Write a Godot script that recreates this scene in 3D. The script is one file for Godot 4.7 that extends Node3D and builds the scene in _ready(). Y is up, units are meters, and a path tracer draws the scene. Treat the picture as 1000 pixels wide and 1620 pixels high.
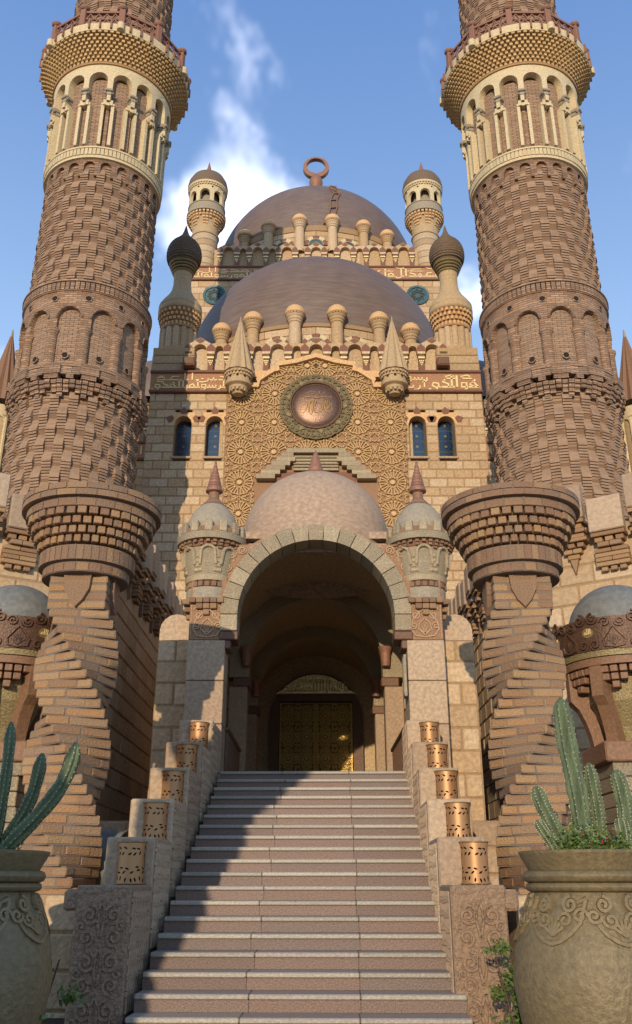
extends Node3D

var rng := RandomNumberGenerator.new()
var M := {}
var cache := {}
var names := {}


class MB:
	var v := PackedVector3Array()
	var n := PackedVector3Array()
	var c := PackedColorArray()
	var u := PackedVector2Array()
	func tri(a: Vector3, b: Vector3, d: Vector3, na: Vector3, nb: Vector3, nd: Vector3, col := Color.WHITE) -> void:
		if (b - a).cross(d - a).dot(na + nb + nd) > 0.0:
			v.append(a); v.append(d); v.append(b)
			n.append(na); n.append(nd); n.append(nb)
		else:
			v.append(a); v.append(b); v.append(d)
			n.append(na); n.append(nb); n.append(nd)
		c.append(col); c.append(col); c.append(col)
	func quad(a: Vector3, b: Vector3, e: Vector3, d: Vector3, nn: Vector3, col := Color.WHITE) -> void:
		tri(a, b, e, nn, nn, nn, col)
		tri(a, e, d, nn, nn, nn, col)
	func quad_o(a: Vector3, b: Vector3, e: Vector3, d: Vector3, hint: Vector3, col := Color.WHITE) -> void:
		var nn := (e - a).cross(d - b)
		if nn.length_squared() < 1e-16:
			return
		nn = nn.normalized()
		if nn.dot(hint) < 0.0:
			nn = -nn
		quad(a, b, e, d, nn, col)
	func box(t: Transform3D, s: Vector3, col := Color.WHITE) -> void:
		var h := s * 0.5
		var p := []
		for i in 8:
			p.append(t * Vector3(h.x if i & 1 else -h.x, h.y if i & 2 else -h.y, h.z if i & 4 else -h.z))
		var bx := t.basis.x.normalized()
		var by := t.basis.y.normalized()
		var bz := t.basis.z.normalized()
		quad(p[0], p[1], p[3], p[2], -bz, col)
		quad(p[4], p[5], p[7], p[6], bz, col)
		quad(p[0], p[2], p[6], p[4], -bx, col)
		quad(p[1], p[3], p[7], p[5], bx, col)
		quad(p[0], p[1], p[5], p[4], -by, col)
		quad(p[2], p[3], p[7], p[6], by, col)
	func bx(x0: float, x1: float, y0: float, y1: float, z0: float, z1: float, col := Color.WHITE) -> void:
		box(Transform3D(Basis(), Vector3((x0 + x1) / 2, (y0 + y1) / 2, (z0 + z1) / 2)), Vector3(absf(x1 - x0), absf(y1 - y0), absf(z1 - z0)), col)
	# a box on a round wall: its outer face at radius r, centred on angle a
	func rbox(r: float, a: float, y: float, s: Vector3, col := Color.WHITE) -> void:
		var b := Basis(Vector3.UP, a)
		box(Transform3D(b, b * Vector3(0, y, r - s.z / 2)), s, col)
	func cbox(t: Transform3D, s: Vector3, ch: float, col := Color.WHITE) -> void:
		var h := s * 0.5
		ch = minf(ch, minf(h.x, minf(h.y, h.z)) * 0.8)
		var f := {}
		for ax in 3:
			for sg in [-1, 1]:
				for i in [-1, 1]:
					for j in [-1, 1]:
						var q := Vector3()
						q[ax] = sg * h[ax]
						q[(ax + 1) % 3] = i * (h[(ax + 1) % 3] - ch)
						q[(ax + 2) % 3] = j * (h[(ax + 2) % 3] - ch)
						var sx := [0, 0, 0]
						sx[ax] = sg; sx[(ax + 1) % 3] = i; sx[(ax + 2) % 3] = j
						f[[ax, sx[0], sx[1], sx[2]]] = q
		for ax in 3:
			for sg in [-1, 1]:
				var q := []
				for ij in [[-1, -1], [1, -1], [1, 1], [-1, 1]]:
					var sx := [0, 0, 0]
					sx[ax] = sg; sx[(ax + 1) % 3] = ij[0]; sx[(ax + 2) % 3] = ij[1]
					q.append(t * f[[ax, sx[0], sx[1], sx[2]]])
				var nn := Vector3()
				nn[ax] = sg
				quad(q[0], q[1], q[2], q[3], (t.basis * nn).normalized(), col)
		for ax in 3:
			var a1 := (ax + 1) % 3
			var a2 := (ax + 2) % 3
			for i in [-1, 1]:
				for j in [-1, 1]:
					var s0 := [0, 0, 0]
					s0[ax] = -1; s0[a1] = i; s0[a2] = j
					var s1 := [0, 0, 0]
					s1[ax] = 1; s1[a1] = i; s1[a2] = j
					var nn := Vector3()
					nn[a1] = i; nn[a2] = j
					quad(t * f[[a1, s0[0], s0[1], s0[2]]], t * f[[a1, s1[0], s1[1], s1[2]]], t * f[[a2, s1[0], s1[1], s1[2]]], t * f[[a2, s0[0], s0[1], s0[2]]], (t.basis * nn).normalized(), col)
		for i in [-1, 1]:
			for j in [-1, 1]:
				for k in [-1, 1]:
					var nn := (t.basis * Vector3(i, j, k)).normalized()
					tri(t * f[[0, i, j, k]], t * f[[1, i, j, k]], t * f[[2, i, j, k]], nn, nn, nn, col)
	func lathe(prof: Array, seg := 32, col := Color.WHITE, smooth := false, at := Vector3.ZERO, a0 := 0.0, a1 := TAU) -> void:
		var sn := []
		for i in prof.size() - 1:
			var d: Vector2 = prof[i + 1] - prof[i]
			sn.append(Vector2(d.y, -d.x).normalized())
		for i in prof.size() - 1:
			var p: Vector2 = prof[i]
			var q: Vector2 = prof[i + 1]
			if p.distance_squared_to(q) < 1e-10:
				continue
			var np: Vector2 = sn[i]
			var nq: Vector2 = sn[i]
			if smooth:
				if i > 0: np = (sn[i] + sn[i - 1]).normalized()
				if i < sn.size() - 1: nq = (sn[i] + sn[i + 1]).normalized()
			for k in seg:
				var s0 := a0 + (a1 - a0) * k / seg
				var s1 := a0 + (a1 - a0) * (k + 1) / seg
				var d0 := Vector3(sin(s0), 0, cos(s0))
				var d1 := Vector3(sin(s1), 0, cos(s1))
				var uy := Vector3.UP
				var A := at + d0 * p.x + uy * p.y
				var B := at + d1 * p.x + uy * p.y
				var C := at + d1 * q.x + uy * q.y
				var D := at + d0 * q.x + uy * q.y
				var nA := d0 * np.x + uy * np.y
				var nB := d1 * np.x + uy * np.y
				var nC := d1 * nq.x + uy * nq.y
				var nD := d0 * nq.x + uy * nq.y
				if p.x > 1e-5: tri(A, B, C, nA, nB, nC, col)
				if q.x > 1e-5: tri(A, C, D, nA, nC, nD, col)
	# a raised band along a line of points (x, y) on a surface given by mp(x, y, out)
	func ridge(pts: PackedVector2Array, w: float, h: float, mp: Callable, closed := false, z := 0.0, col := Color.WHITE, top := 0.6) -> void:
		var m := pts.size()
		if m < 2:
			return
		var L := []
		for i in m:
			var pv: Vector2 = pts[(i - 1 + m) % m] if closed or i > 0 else pts[i]
			var nx: Vector2 = pts[(i + 1) % m] if closed or i < m - 1 else pts[i]
			var d := (nx - pv)
			if d.length_squared() < 1e-14: d = Vector2.RIGHT
			d = d.normalized()
			var e := Vector2(-d.y, d.x) * w * 0.5
			var p := pts[i]
			L.append([mp.call(Vector3(p.x + e.x, p.y + e.y, z)), mp.call(Vector3(p.x + e.x * top, p.y + e.y * top, z + h)), mp.call(Vector3(p.x - e.x * top, p.y - e.y * top, z + h)), mp.call(Vector3(p.x - e.x, p.y - e.y, z))])
		for i in (m if closed else m - 1):
			var a: Array = L[i]
			var b: Array = L[(i + 1) % m]
			var mid: Vector3 = (a[1] + a[2] - a[0] - a[3])
			quad_o(a[1], b[1], b[2], a[2], mid, col)
			quad_o(a[0], b[0], b[1], a[1], mid * 0.2 + (a[0] - a[3]), col)
			quad_o(a[2], b[2], b[3], a[3], mid * 0.2 + (a[3] - a[0]), col)
		if not closed:
			for k in [0, m - 1]:
				var a: Array = L[k]
				var hint: Vector3 = a[0] - (L[1][0] if k == 0 else L[m - 2][0])
				quad_o(a[0], a[1], a[2], a[3], hint, col)
	func extrude(poly: PackedVector2Array, z0: float, z1: float, mp: Callable, col := Color.WHITE, back := false) -> void:
		var tr := Geometry2D.triangulate_polygon(poly)
		var m := poly.size()
		for lev in ([z1, z0] if back else [z1]):
			for i in range(0, tr.size(), 3):
				var a: Vector3 = mp.call(Vector3(poly[tr[i]].x, poly[tr[i]].y, lev))
				var b: Vector3 = mp.call(Vector3(poly[tr[i + 1]].x, poly[tr[i + 1]].y, lev))
				var d: Vector3 = mp.call(Vector3(poly[tr[i + 2]].x, poly[tr[i + 2]].y, lev))
				var hint: Vector3 = mp.call(Vector3(poly[tr[i]].x, poly[tr[i]].y, lev + (0.01 if lev == z1 else -0.01))) - a
				var nn := (b - a).cross(d - a)
				if nn.length_squared() < 1e-16: continue
				nn = nn.normalized()
				if nn.dot(hint) < 0: nn = -nn
				tri(a, b, d, nn, nn, nn, col)
		var cw := Geometry2D.is_polygon_clockwise(poly)
		for i in m:
			var p := poly[i]
			var q := poly[(i + 1) % m]
			var e := (q - p)
			if e.length_squared() < 1e-12: continue
			e = e.normalized()
			var o := Vector2(-e.y, e.x) if cw else Vector2(e.y, -e.x)
			var a: Vector3 = mp.call(Vector3(p.x, p.y, z0))
			var b: Vector3 = mp.call(Vector3(q.x, q.y, z0))
			var g: Vector3 = mp.call(Vector3(q.x, q.y, z1))
			var d: Vector3 = mp.call(Vector3(p.x, p.y, z1))
			var hint: Vector3 = mp.call(Vector3(p.x + o.x * 0.01, p.y + o.y * 0.01, z0)) - a
			quad_o(a, b, g, d, hint, col)
	func blob(at: Vector3, r: Vector3, col := Color.WHITE, seg := 10, rows := 6) -> void:
		for i in rows:
			for k in seg:
				var q := []
				var nn := []
				for ij in [[i, k], [i, k + 1], [i + 1, k + 1], [i + 1, k]]:
					var th: float = PI * ij[0] / rows
					var ph: float = TAU * ij[1] / seg
					var d := Vector3(sin(th) * cos(ph), cos(th), sin(th) * sin(ph))
					q.append(at + d * r)
					nn.append((d / r).normalized())
				tri(q[0], q[1], q[2], nn[0], nn[1], nn[2], col)
				tri(q[0], q[2], q[3], nn[0], nn[2], nn[3], col)
	# sweeps a cross-section round a path; rad(t) scales it
	func sweep(path: Array, cross: PackedVector2Array, rad: Callable, col := Color.WHITE, colf: Variant = null) -> void:
		var rings := []
		var fwd := Vector3.FORWARD
		var m := path.size()
		var k := cross.size()
		for i in m:
			var d: Vector3 = (path[mini(i + 1, m - 1)] - path[maxi(i - 1, 0)]).normalized()
			var x := d.cross(fwd).normalized()
			if x.length() < 0.5: x = Vector3.RIGHT
			var y := x.cross(d).normalized()
			var r: float = rad.call(float(i) / (m - 1))
			var ring := []
			for p in cross: ring.append([path[i] + (x * p.x + y * p.y) * r, path[i]])
			rings.append(ring)
		for i in m - 1:
			for j in k:
				var a: Array = rings[i][j]
				var b: Array = rings[i][(j + 1) % k]
				var e: Array = rings[i + 1][(j + 1) % k]
				var d: Array = rings[i + 1][j]
				quad_o(a[0], b[0], e[0], d[0], (a[0] + b[0]) / 2 - a[1] + (e[0] + d[0]) / 2 - e[1], colf.call(float(i) / (m - 1), j) if colf != null else col)
		var tip: Array = rings[m - 1]
		for j in k:
			var nn: Vector3 = (path[m - 1] - path[m - 2]).normalized()
			tri(tip[j][0], tip[(j + 1) % k][0], path[m - 1], nn, nn, nn, col)
	func mesh() -> ArrayMesh:
		var a := []
		a.resize(Mesh.ARRAY_MAX)
		a[Mesh.ARRAY_VERTEX] = v
		a[Mesh.ARRAY_NORMAL] = n
		a[Mesh.ARRAY_COLOR] = c
		if u.size() == v.size() and u.size() > 0: a[Mesh.ARRAY_TEX_UV] = u
		var m := ArrayMesh.new()
		m.add_surface_from_arrays(Mesh.PRIMITIVE_TRIANGLES, a)
		return m


func numbered(nm: String) -> String:
	names[nm] = names.get(nm, 0) + 1
	return nm if names[nm] == 1 else "%s_%03d" % [nm, names[nm] - 1]

func tag(o: Node, label: String, category: String, group := "") -> void:
	o.set_meta("label", label)
	o.set_meta("category", category)
	if group: o.set_meta("group", group)

func thing(nm: String, label: String, category: String, at := Vector3.ZERO, turn := 0.0, group := "") -> Node3D:
	var o := Node3D.new()
	o.name = numbered(nm)
	add_child(o)
	o.position = at
	o.rotation.y = turn
	tag(o, label, category, group)
	return o

func copy_of(src: Node3D, at: Vector3, label: String, turn := 0.0) -> Node3D:
	var o: Node3D = src.duplicate()
	o.name = numbered(String(src.name).rstrip("0123456789").rstrip("_"))
	add_child(o)
	o.position = at
	o.rotation.y = turn
	o.set_meta("label", label)
	return o

func part(parent: Node, nm: String, what: Variant, m: Variant, t := Transform3D()) -> MeshInstance3D:
	var o := MeshInstance3D.new()
	o.name = nm
	o.mesh = what.mesh() if what is MB else what
	o.material_override = M[m] if m is String else m
	o.transform = t
	parent.add_child(o, true)
	return o

func stuff(o: Node) -> void:
	o.set_meta("kind", "stuff")

func struct(nm: String, what: Variant, m: Variant, at := Vector3.ZERO) -> MeshInstance3D:
	var o := part(self, nm, what, m, Transform3D(Basis(), at))
	o.set_meta("kind", "structure")
	o.set_meta("label", nm.replace("_", " "))
	return o

# the shared, chamfered block of a size, kept so that alike pieces share it
func block(s: Vector3, ch := 0.012) -> ArrayMesh:
	var k := "%d_%d_%d" % [roundi(s.x * 100), roundi(s.y * 100), roundi(s.z * 100)]
	if not cache.has(k):
		var b := MB.new()
		b.cbox(Transform3D(), Vector3(roundi(s.x * 100), roundi(s.y * 100), roundi(s.z * 100)) * 0.01, ch)
		cache[k] = b.mesh()
	return cache[k]

func plane(t: Transform3D) -> Callable:
	return func(p: Vector3) -> Vector3: return t * p

func drum(r: float, t := Transform3D()) -> Callable:
	return func(p: Vector3) -> Vector3: return t * Vector3((r + p.z) * sin(p.x / r), p.y, (r + p.z) * cos(p.x / r))

func shift(x: float, y: float, z: float) -> Transform3D:
	return Transform3D(Basis(), Vector3(x, y, z))

func tone(lo := 0.78, hi := 0.98, warm := 0.04) -> Color:
	var k := rng.randf_range(lo, hi)
	var w := rng.randf_range(-warm, warm)
	return Color(k * (1 + w), k, k * (1 - w))

func arc(cx: float, cy: float, r: float, a0: float, a1: float, n := 12, ry := -1.0) -> PackedVector2Array:
	var o := PackedVector2Array()
	if ry < 0: ry = r
	for i in n + 1:
		var a := a0 + (a1 - a0) * i / n
		o.append(Vector2(cx + r * cos(a), cy + ry * sin(a)))
	return o

func spiral(cx: float, cy: float, r: float, turns: float, start: float, dir := 1.0, n := 18) -> PackedVector2Array:
	var o := PackedVector2Array()
	for i in n + 1:
		var t := float(i) / n
		var a := start + dir * turns * TAU * t
		var rr := r * (1.0 - 0.82 * t)
		o.append(Vector2(cx + rr * cos(a), cy + rr * sin(a)))
	return o

# ---- materials ---------------------------------------------------------------------------------
func noise_tex(sd: int, freq: float, oct: int, lo: float, hi: float, kind := FastNoiseLite.TYPE_SIMPLEX_SMOOTH, tint := Color.WHITE) -> NoiseTexture2D:
	var nz := FastNoiseLite.new()
	nz.seed = sd
	nz.noise_type = kind
	nz.frequency = freq
	nz.fractal_octaves = oct
	nz.fractal_gain = 0.6
	var g := Gradient.new()
	g.set_color(0, Color(lo, lo, lo))
	g.set_color(1, Color(hi * tint.r, hi * tint.g, hi * tint.b))
	var t := NoiseTexture2D.new()
	t.width = 512
	t.height = 512
	t.seamless = true
	t.noise = nz
	t.color_ramp = g
	return t

var T := {}

func mk(key: String, col: Color, rough := 0.85, met := 0.0, tex := "stone", sc := 0.4, bump := 0.6, vc := true, relief := "relief") -> StandardMaterial3D:
	var m := StandardMaterial3D.new()
	m.resource_name = key
	m.albedo_color = Color(minf(col.r * 1.1, 0.97), minf(col.g * 1.1, 0.97), minf(col.b * 1.1, 0.97))
	m.roughness = rough
	m.metallic = met
	m.uv1_triplanar = true
	m.uv1_world_triplanar = true
	m.uv1_scale = Vector3.ONE * sc
	if tex: m.albedo_texture = T[tex]
	if bump > 0:
		m.heightmap_enabled = true
		m.heightmap_texture = T[relief]
		m.heightmap_scale = bump
	m.vertex_color_use_as_albedo = vc
	M[key] = m
	return m

func tones(key: String, cols: Array, rough := 0.85, met := 0.0, tex := "stone", sc := 0.4, bump := 0.6) -> Array:
	var o := []
	for i in cols.size():
		mk("%s%d" % [key, i], cols[i], rough, met, tex, sc, bump)
		o.append("%s%d" % [key, i])
	M[key] = o
	return o

func pick(key: String) -> StandardMaterial3D:
	var l: Array = M[key]
	return M[l[rng.randi() % l.size()]]

func sky_cover() -> ImageTexture:
	# thin wind-drawn clouds, the same all round the sky, with one taller streak ahead
	var w := 1024
	var h := 512
	var im := Image.create(w, h, false, Image.FORMAT_RGBA8)
	im.fill(Color(1, 1, 1, 0))
	var a := FastNoiseLite.new()
	a.seed = 11
	a.frequency = 1.0
	a.fractal_octaves = 6
	a.fractal_gain = 0.58
	a.domain_warp_enabled = true
	a.domain_warp_amplitude = 0.35
	a.domain_warp_frequency = 1.6
	var b := FastNoiseLite.new()
	b.seed = 5
	b.frequency = 0.8
	b.fractal_octaves = 2
	for y in h / 2:
		var el := PI / 2 - PI * (y + 0.5) / h
		for x in w:
			var az := TAU * (x + 0.5) / w
			if az > PI: az -= TAU
			var d := Vector3(sin(az) * cos(el), sin(el), -cos(az) * cos(el))
			# cloud sheet high above: stretch towards the horizon
			var k := 1.0 / maxf(0.12, d.y)
			var q := Vector3(d.x * k * 2.2, 3.0, d.z * k * 2.2)
			var f := a.get_noise_3d(q.x * 1.5 + 0.7 * q.z, q.y, q.z * 0.9)
			var cov := b.get_noise_3d(q.x * 0.6, 9.0, q.z * 0.6)
			var t := f * 0.9 + cov * 0.6 - 0.36
			# the bank seen up and to the left of the domes
			for bank in [[-0.117, 0.80, 0.058, 0.17, 0.56], [-0.10, 0.67, 0.10, 0.085, 0.47], [0.17, 0.60, 0.10, 0.034, 0.44], [-0.31, 0.72, 0.05, 0.03, 0.3], [-0.2, 0.97, 0.04, 0.05, 0.34]]:
				var dx: float = (az - bank[0] - (el - bank[1]) * 0.14) * cos(el) / bank[2]
				var dy: float = (el - bank[1]) / bank[3]
				t += bank[4] * exp(-(dx * dx + dy * dy))
			t = clampf(t * 1.7, 0, 1)
			t = t * t * (3 - 2 * t) * smoothstep(0.02, 0.25, el)
			im.set_pixel(x, y, Color(1, 1, 1, t * 0.85))
	return ImageTexture.create_from_image(im)


func light_and_camera() -> void:
	var cam := Camera3D.new()
	cam.name = "camera"
	cam.projection = Camera3D.PROJECTION_FRUSTUM
	cam.near = 0.05
	cam.far = 2000
	cam.size = 0.05 * 1620.0 / 1458.0
	cam.frustum_offset = Vector2(0, -0.05 * 60.0 / 1458.0)
	cam.position = Vector3(0, 1.6, 0)
	cam.rotation_degrees = Vector3(24.03, 0, 0)
	add_child(cam)
	cam.current = true
	var e := Environment.new()
	e.background_mode = Environment.BG_SKY
	var sk := ProceduralSkyMaterial.new()
	sk.sky_top_color = Color(0.296, 0.437, 0.655)
	sk.sky_horizon_color = Color(0.90, 1.04, 1.15)
	sk.sky_curve = 0.3
	sk.sky_energy_multiplier = 1.0
	sk.ground_bottom_color = Color(0.42, 0.35, 0.29)
	sk.ground_horizon_color = Color(0.62, 0.62, 0.62)
	sk.sky_cover = sky_cover()
	sk.sky_cover_modulate = Color(0.92, 0.90, 0.90, 1)
	var sky := Sky.new()
	sky.sky_material = sk
	e.sky = sky
	e.tonemap_mode = Environment.TONE_MAPPER_LINEAR
	e.tonemap_exposure = 1.5
	e.sdfgi_enabled = true
	e.ssao_enabled = true
	e.ssil_enabled = true
	var we := WorldEnvironment.new()
	we.name = "world_environment"
	we.environment = e
	add_child(we)
	var sun := DirectionalLight3D.new()
	sun.name = "sun"
	sun.light_color = Color(1.0, 0.92, 0.80)
	sun.light_energy = 0.83
	sun.light_angular_distance = 0.5
	sun.shadow_enabled = true
	add_child(sun)
	var az := deg_to_rad(10.5)
	var el := deg_to_rad(11.0)
	var to_sun := Vector3(-sin(az) * cos(el), sin(el), cos(az) * cos(el))
	sun.look_at_from_position(to_sun * 50, Vector3.ZERO)


func materials() -> void:
	T.stone = noise_tex(1, 0.035, 6, 0.76, 1.0)
	T.grain = noise_tex(2, 0.08, 4, 0.72, 1.0)
	T.speck = noise_tex(3, 0.25, 2, 0.55, 1.0)
	T.patina = noise_tex(4, 0.03, 6, 0.66, 1.0)
	T.weather = noise_tex(12, 0.03, 6, 0.70, 1.0)
	T.granite = noise_tex(13, 0.05, 7, 0.58, 1.0)
	T.relief = noise_tex(6, 0.05, 5, 0.0, 1.0)
	T.hammer = noise_tex(7, 0.045, 3, 0.0, 1.0, FastNoiseLite.TYPE_CELLULAR)
	T.pores = noise_tex(8, 0.12, 3, 0.0, 1.0)
	# brick courses too fine to tell apart at the towers' distance
	var bi := Image.create(256, 256, false, Image.FORMAT_RGB8)
	var bh := Image.create(256, 256, false, Image.FORMAT_RGB8)
	var rb := RandomNumberGenerator.new()
	rb.seed = 9
	for row in 14:
		for k in 4:
			var tn := rb.randf_range(0.72, 1.0)
			var wm := rb.randf_range(-0.05, 0.05)
			var x0 := k * 64 + (32 if row % 2 else 0)
			for yy in range(row * 256 / 14, (row + 1) * 256 / 14):
				for xx in 64:
					var jt: bool = xx < 4 or yy - row * 256 / 14 < 4
					var px := (x0 + xx) % 256
					bi.set_pixel(px, yy, Color(0.66, 0.62, 0.58) if jt else Color(tn * (1 + wm), tn, tn * (1 - wm)))
					bh.set_pixel(px, yy, Color.BLACK if jt else Color(0.8 + 0.2 * tn, 0.8, 0.8))
	T.courses = ImageTexture.create_from_image(bi)
	T.courses_h = ImageTexture.create_from_image(bh)
	tones("sand", [Color(0.735, 0.625, 0.485), Color(0.705, 0.59, 0.445), Color(0.765, 0.66, 0.525), Color(0.715, 0.595, 0.45), Color(0.755, 0.655, 0.53), Color(0.69, 0.58, 0.445)], 0.85, 0.0, "stone", 0.5, 1.0)
	tones("pink", [Color(0.67, 0.57, 0.46), Color(0.63, 0.53, 0.43), Color(0.705, 0.605, 0.495)], 0.8, 0.0, "stone", 0.6, 0.8)
	tones("brick", [Color(0.62, 0.485, 0.345), Color(0.585, 0.45, 0.32), Color(0.65, 0.515, 0.365), Color(0.57, 0.435, 0.32), Color(0.64, 0.485, 0.33), Color(0.59, 0.475, 0.36)], 0.8, 0.0, "grain", 1.2, 1.4)
	tones("redbrick", [Color(0.56, 0.435, 0.325), Color(0.53, 0.40, 0.30), Color(0.60, 0.47, 0.34), Color(0.52, 0.41, 0.315)], 0.7, 0.0, "grain", 1.2, 1.4)
	tones("gilt", [Color(0.73, 0.655, 0.53), Color(0.69, 0.615, 0.49), Color(0.76, 0.685, 0.555), Color(0.67, 0.605, 0.49)], 0.5, 0.2, "patina", 1.6, 1.6)
	tones("granite", [Color(0.50, 0.40, 0.345), Color(0.465, 0.365, 0.315), Color(0.53, 0.42, 0.365), Color(0.48, 0.395, 0.35), Color(0.515, 0.40, 0.34)], 0.55, 0.0, "granite", 1.6, 0.3)
	tones("marble", [Color(0.60, 0.56, 0.50), Color(0.56, 0.52, 0.465), Color(0.63, 0.585, 0.52), Color(0.585, 0.54, 0.49)], 0.45, 0.0, "stone", 1.4, 0.3)
	mk("mortar", Color(0.62, 0.505, 0.37), 0.95, 0, "stone", 0.8, 1.0)
	mk("greymortar", Color(0.50, 0.43, 0.37), 0.95, 0, "grain", 1.5, 1.0)
	mk("minaret", Color(0.63, 0.51, 0.415), 0.9, 0, "courses", 1.0, 1.2, true, "courses_h")
	mk("minaret_strand", Color(0.645, 0.525, 0.425), 0.9, 0, "grain", 0.8, 1.0)
	mk("minaret_core", Color(0.499, 0.386, 0.293), 0.95, 0, "grain", 0.8, 1.0)
	mk("cream", Color(0.79, 0.71, 0.555), 0.75, 0, "stone", 0.6, 0.6)
	mk("sandcut", Color(0.82, 0.66, 0.47), 0.8, 0, "stone", 0.6, 0.6)
	mk("sandshade", Color(0.710, 0.608, 0.466), 0.85, 0, "stone", 0.5, 0.8)
	mk("redstone", Color(0.51, 0.345, 0.265), 0.8, 0, "grain", 0.7, 0.8)
	mk("bandred", Color(0.64, 0.46, 0.335), 0.75, 0, "stone", 0.7, 0.6)
	mk("banddark", Color(0.46, 0.32, 0.25), 0.75, 0, "stone", 0.7, 0.6)
	mk("gold", Color(0.86, 0.775, 0.56), 0.55, 0.1, "stone", 0.9, 0.4)
	mk("goldcut", Color(0.78, 0.645, 0.44), 0.7, 0.0, "stone", 0.7, 0.6)
	mk("olive", Color(0.60, 0.53, 0.37), 0.5, 0.3, "patina", 1.2, 1.4)
	mk("dome", Color(0.465, 0.39, 0.345), 0.6, 0.0, "weather", 1.0, 1.4)
	M["dome"].uv1_scale = Vector3(0.06, 0.42, 0.06)
	mk("plaster", Color(0.68, 0.575, 0.48), 0.85, 0, "weather", 1.0, 0.6)
	M["plaster"].uv1_scale = Vector3(0.5, 0.6, 0.5)
	mk("greystone", Color(0.60, 0.55, 0.47), 0.8, 0, "stone", 0.5, 0.8)
	mk("leaddome", Color(0.47, 0.47, 0.45), 0.75, 0, "weather", 0.5, 0.8)
	mk("onion", Color(0.50, 0.41, 0.32), 0.8, 0, "speck", 0.35, 0.6)
	mk("brown", Color(0.42, 0.30, 0.22), 0.6, 0.1, "stone", 0.8, 0.8)
	mk("brownlight", Color(0.52, 0.385, 0.285), 0.65, 0.05, "stone", 0.8, 0.8)
	mk("bronze", Color(0.40, 0.29, 0.22), 0.5, 0.35, "patina", 1.0, 0.8)
	mk("bronzegold", Color(0.62, 0.49, 0.30), 0.45, 0.5, "patina", 1.2, 0.8)
	mk("disc", Color(0.47, 0.36, 0.30), 0.38, 0.6, "patina", 0.8, 0.4)
	mk("discframe", Color(0.46, 0.40, 0.28), 0.6, 0.2, "patina", 1.0, 1.0)
	mk("copper", Color(0.60, 0.42, 0.33), 0.6, 0.15, "patina", 0.8, 0.6)
	mk("rail", Color(0.55, 0.385, 0.30), 0.7, 0.0, "grain", 0.8, 0.4)
	mk("doorgold", Color(0.80, 0.66, 0.38), 0.3, 0.9, "patina", 1.5, 0.8)
	mk("dooreflect", Color(0.46, 0.38, 0.22), 0.34, 0.85, "patina", 1.5, 0.8)
	mk("tympanum", Color(0.90, 0.82, 0.62), 0.2, 0.9, "patina", 2.0, 0.5)
	mk("frame", Color(0.46, 0.35, 0.28), 0.6, 0.1, "patina", 1.0, 1.0)
	mk("pot", Color(0.49, 0.425, 0.30), 0.6, 0.1, "patina", 0.9, 0.8)
	mk("potrelief", Color(0.53, 0.455, 0.32), 0.55, 0.12, "patina", 1.2, 0.5)
	mk("soil", Color(0.30, 0.22, 0.16), 1.0, 0, "speck", 1.0, 2.0)
	mk("paving", Color(0.650, 0.572, 0.494), 0.85, 0, "stone", 0.3, 0.8)
	mk("cactus", Color(0.38, 0.43, 0.29), 0.65, 0, "grain", 1.5, 0.5)
	mk("spine", Color(0.66, 0.64, 0.52), 0.8, 0, "", 1, 0)
	mk("leaf", Color(0.36, 0.42, 0.20), 0.7, 0, "", 1, 0).backlight = Color(0.15, 0.2, 0.05)
	M["leaf"].backlight_enabled = true
	mk("flower", Color(0.66, 0.12, 0.30), 0.7, 0, "", 1, 0)
	mk("dark", Color(0.10, 0.08, 0.07), 0.9, 0, "", 1, 0)
	mk("iron", Color(0.22, 0.16, 0.13), 0.6, 0.2, "", 1, 0)
	mk("carved", Color(0.57, 0.465, 0.37), 0.85, 0, "stone", 0.8, 3.0, true, "hammer")
	mk("carvedred", Color(0.59, 0.45, 0.335), 0.8, 0, "stone", 1.0, 1.0)
	mk("carvededge", Color(0.68, 0.56, 0.44), 0.75, 0, "stone", 1.0, 0.6)
	mk("glass_dark", Color(0.10, 0.15, 0.19), 0.08, 0.0, "", 1, 0)
	mk("teal", Color(0.20, 0.34, 0.36), 0.35, 0.1, "stone", 1.0, 0.4)
	mk("palm_trunk", Color(0.36, 0.28, 0.21), 0.95, 0, "grain", 1.0, 2.0)
	# stained glass: flat colour in the pane
	var im := Image.create(96, 256, false, Image.FORMAT_RGB8)
	for y in 256:
		for x in 96:
			var p := Vector2((x - 48) / 48.0, y / 48.0)
			var col := Color(0.16, 0.26, 0.42)
			var q := Vector2(p.x, fposmod(p.y, 1.34) - 0.67)
			var r := q.length()
			var ang := atan2(q.y, q.x)
			if r < 0.52 + 0.08 * cos(ang * 8): col = Color(0.22, 0.40, 0.60)
			if r < 0.34 + 0.05 * cos(ang * 8): col = Color(0.14, 0.22, 0.38)
			if r < 0.2: col = Color(0.72, 0.60, 0.22)
			if r < 0.1: col = Color(0.8, 0.78, 0.6)
			if absf(absf(p.x) - 0.8 + 0.1 * sin(p.y * 9)) < 0.05: col = Color(0.30, 0.50, 0.30)
			if absf(p.x) > 0.93: col = Color(0.10, 0.10, 0.10)
			if r > 0.55 and absf(absf(q.y) - 0.6) < 0.04: col = Color(0.5, 0.52, 0.22)
			im.set_pixel(x, y, col)
	var sg := StandardMaterial3D.new()
	sg.albedo_color = Color(0.52, 0.55, 0.58)
	sg.albedo_texture = ImageTexture.create_from_image(im)
	sg.roughness = 0.12
	sg.metallic_specular = 0.8
	M.stained = sg
	# pierced copper of the lamp shades: leaf-shaped holes cut right through
	var li := Image.create(256, 256, false, Image.FORMAT_RGBA8)
	li.fill(Color(1, 1, 1, 1))
	var r2 := RandomNumberGenerator.new()
	r2.seed = 4
	var holes := []
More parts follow.
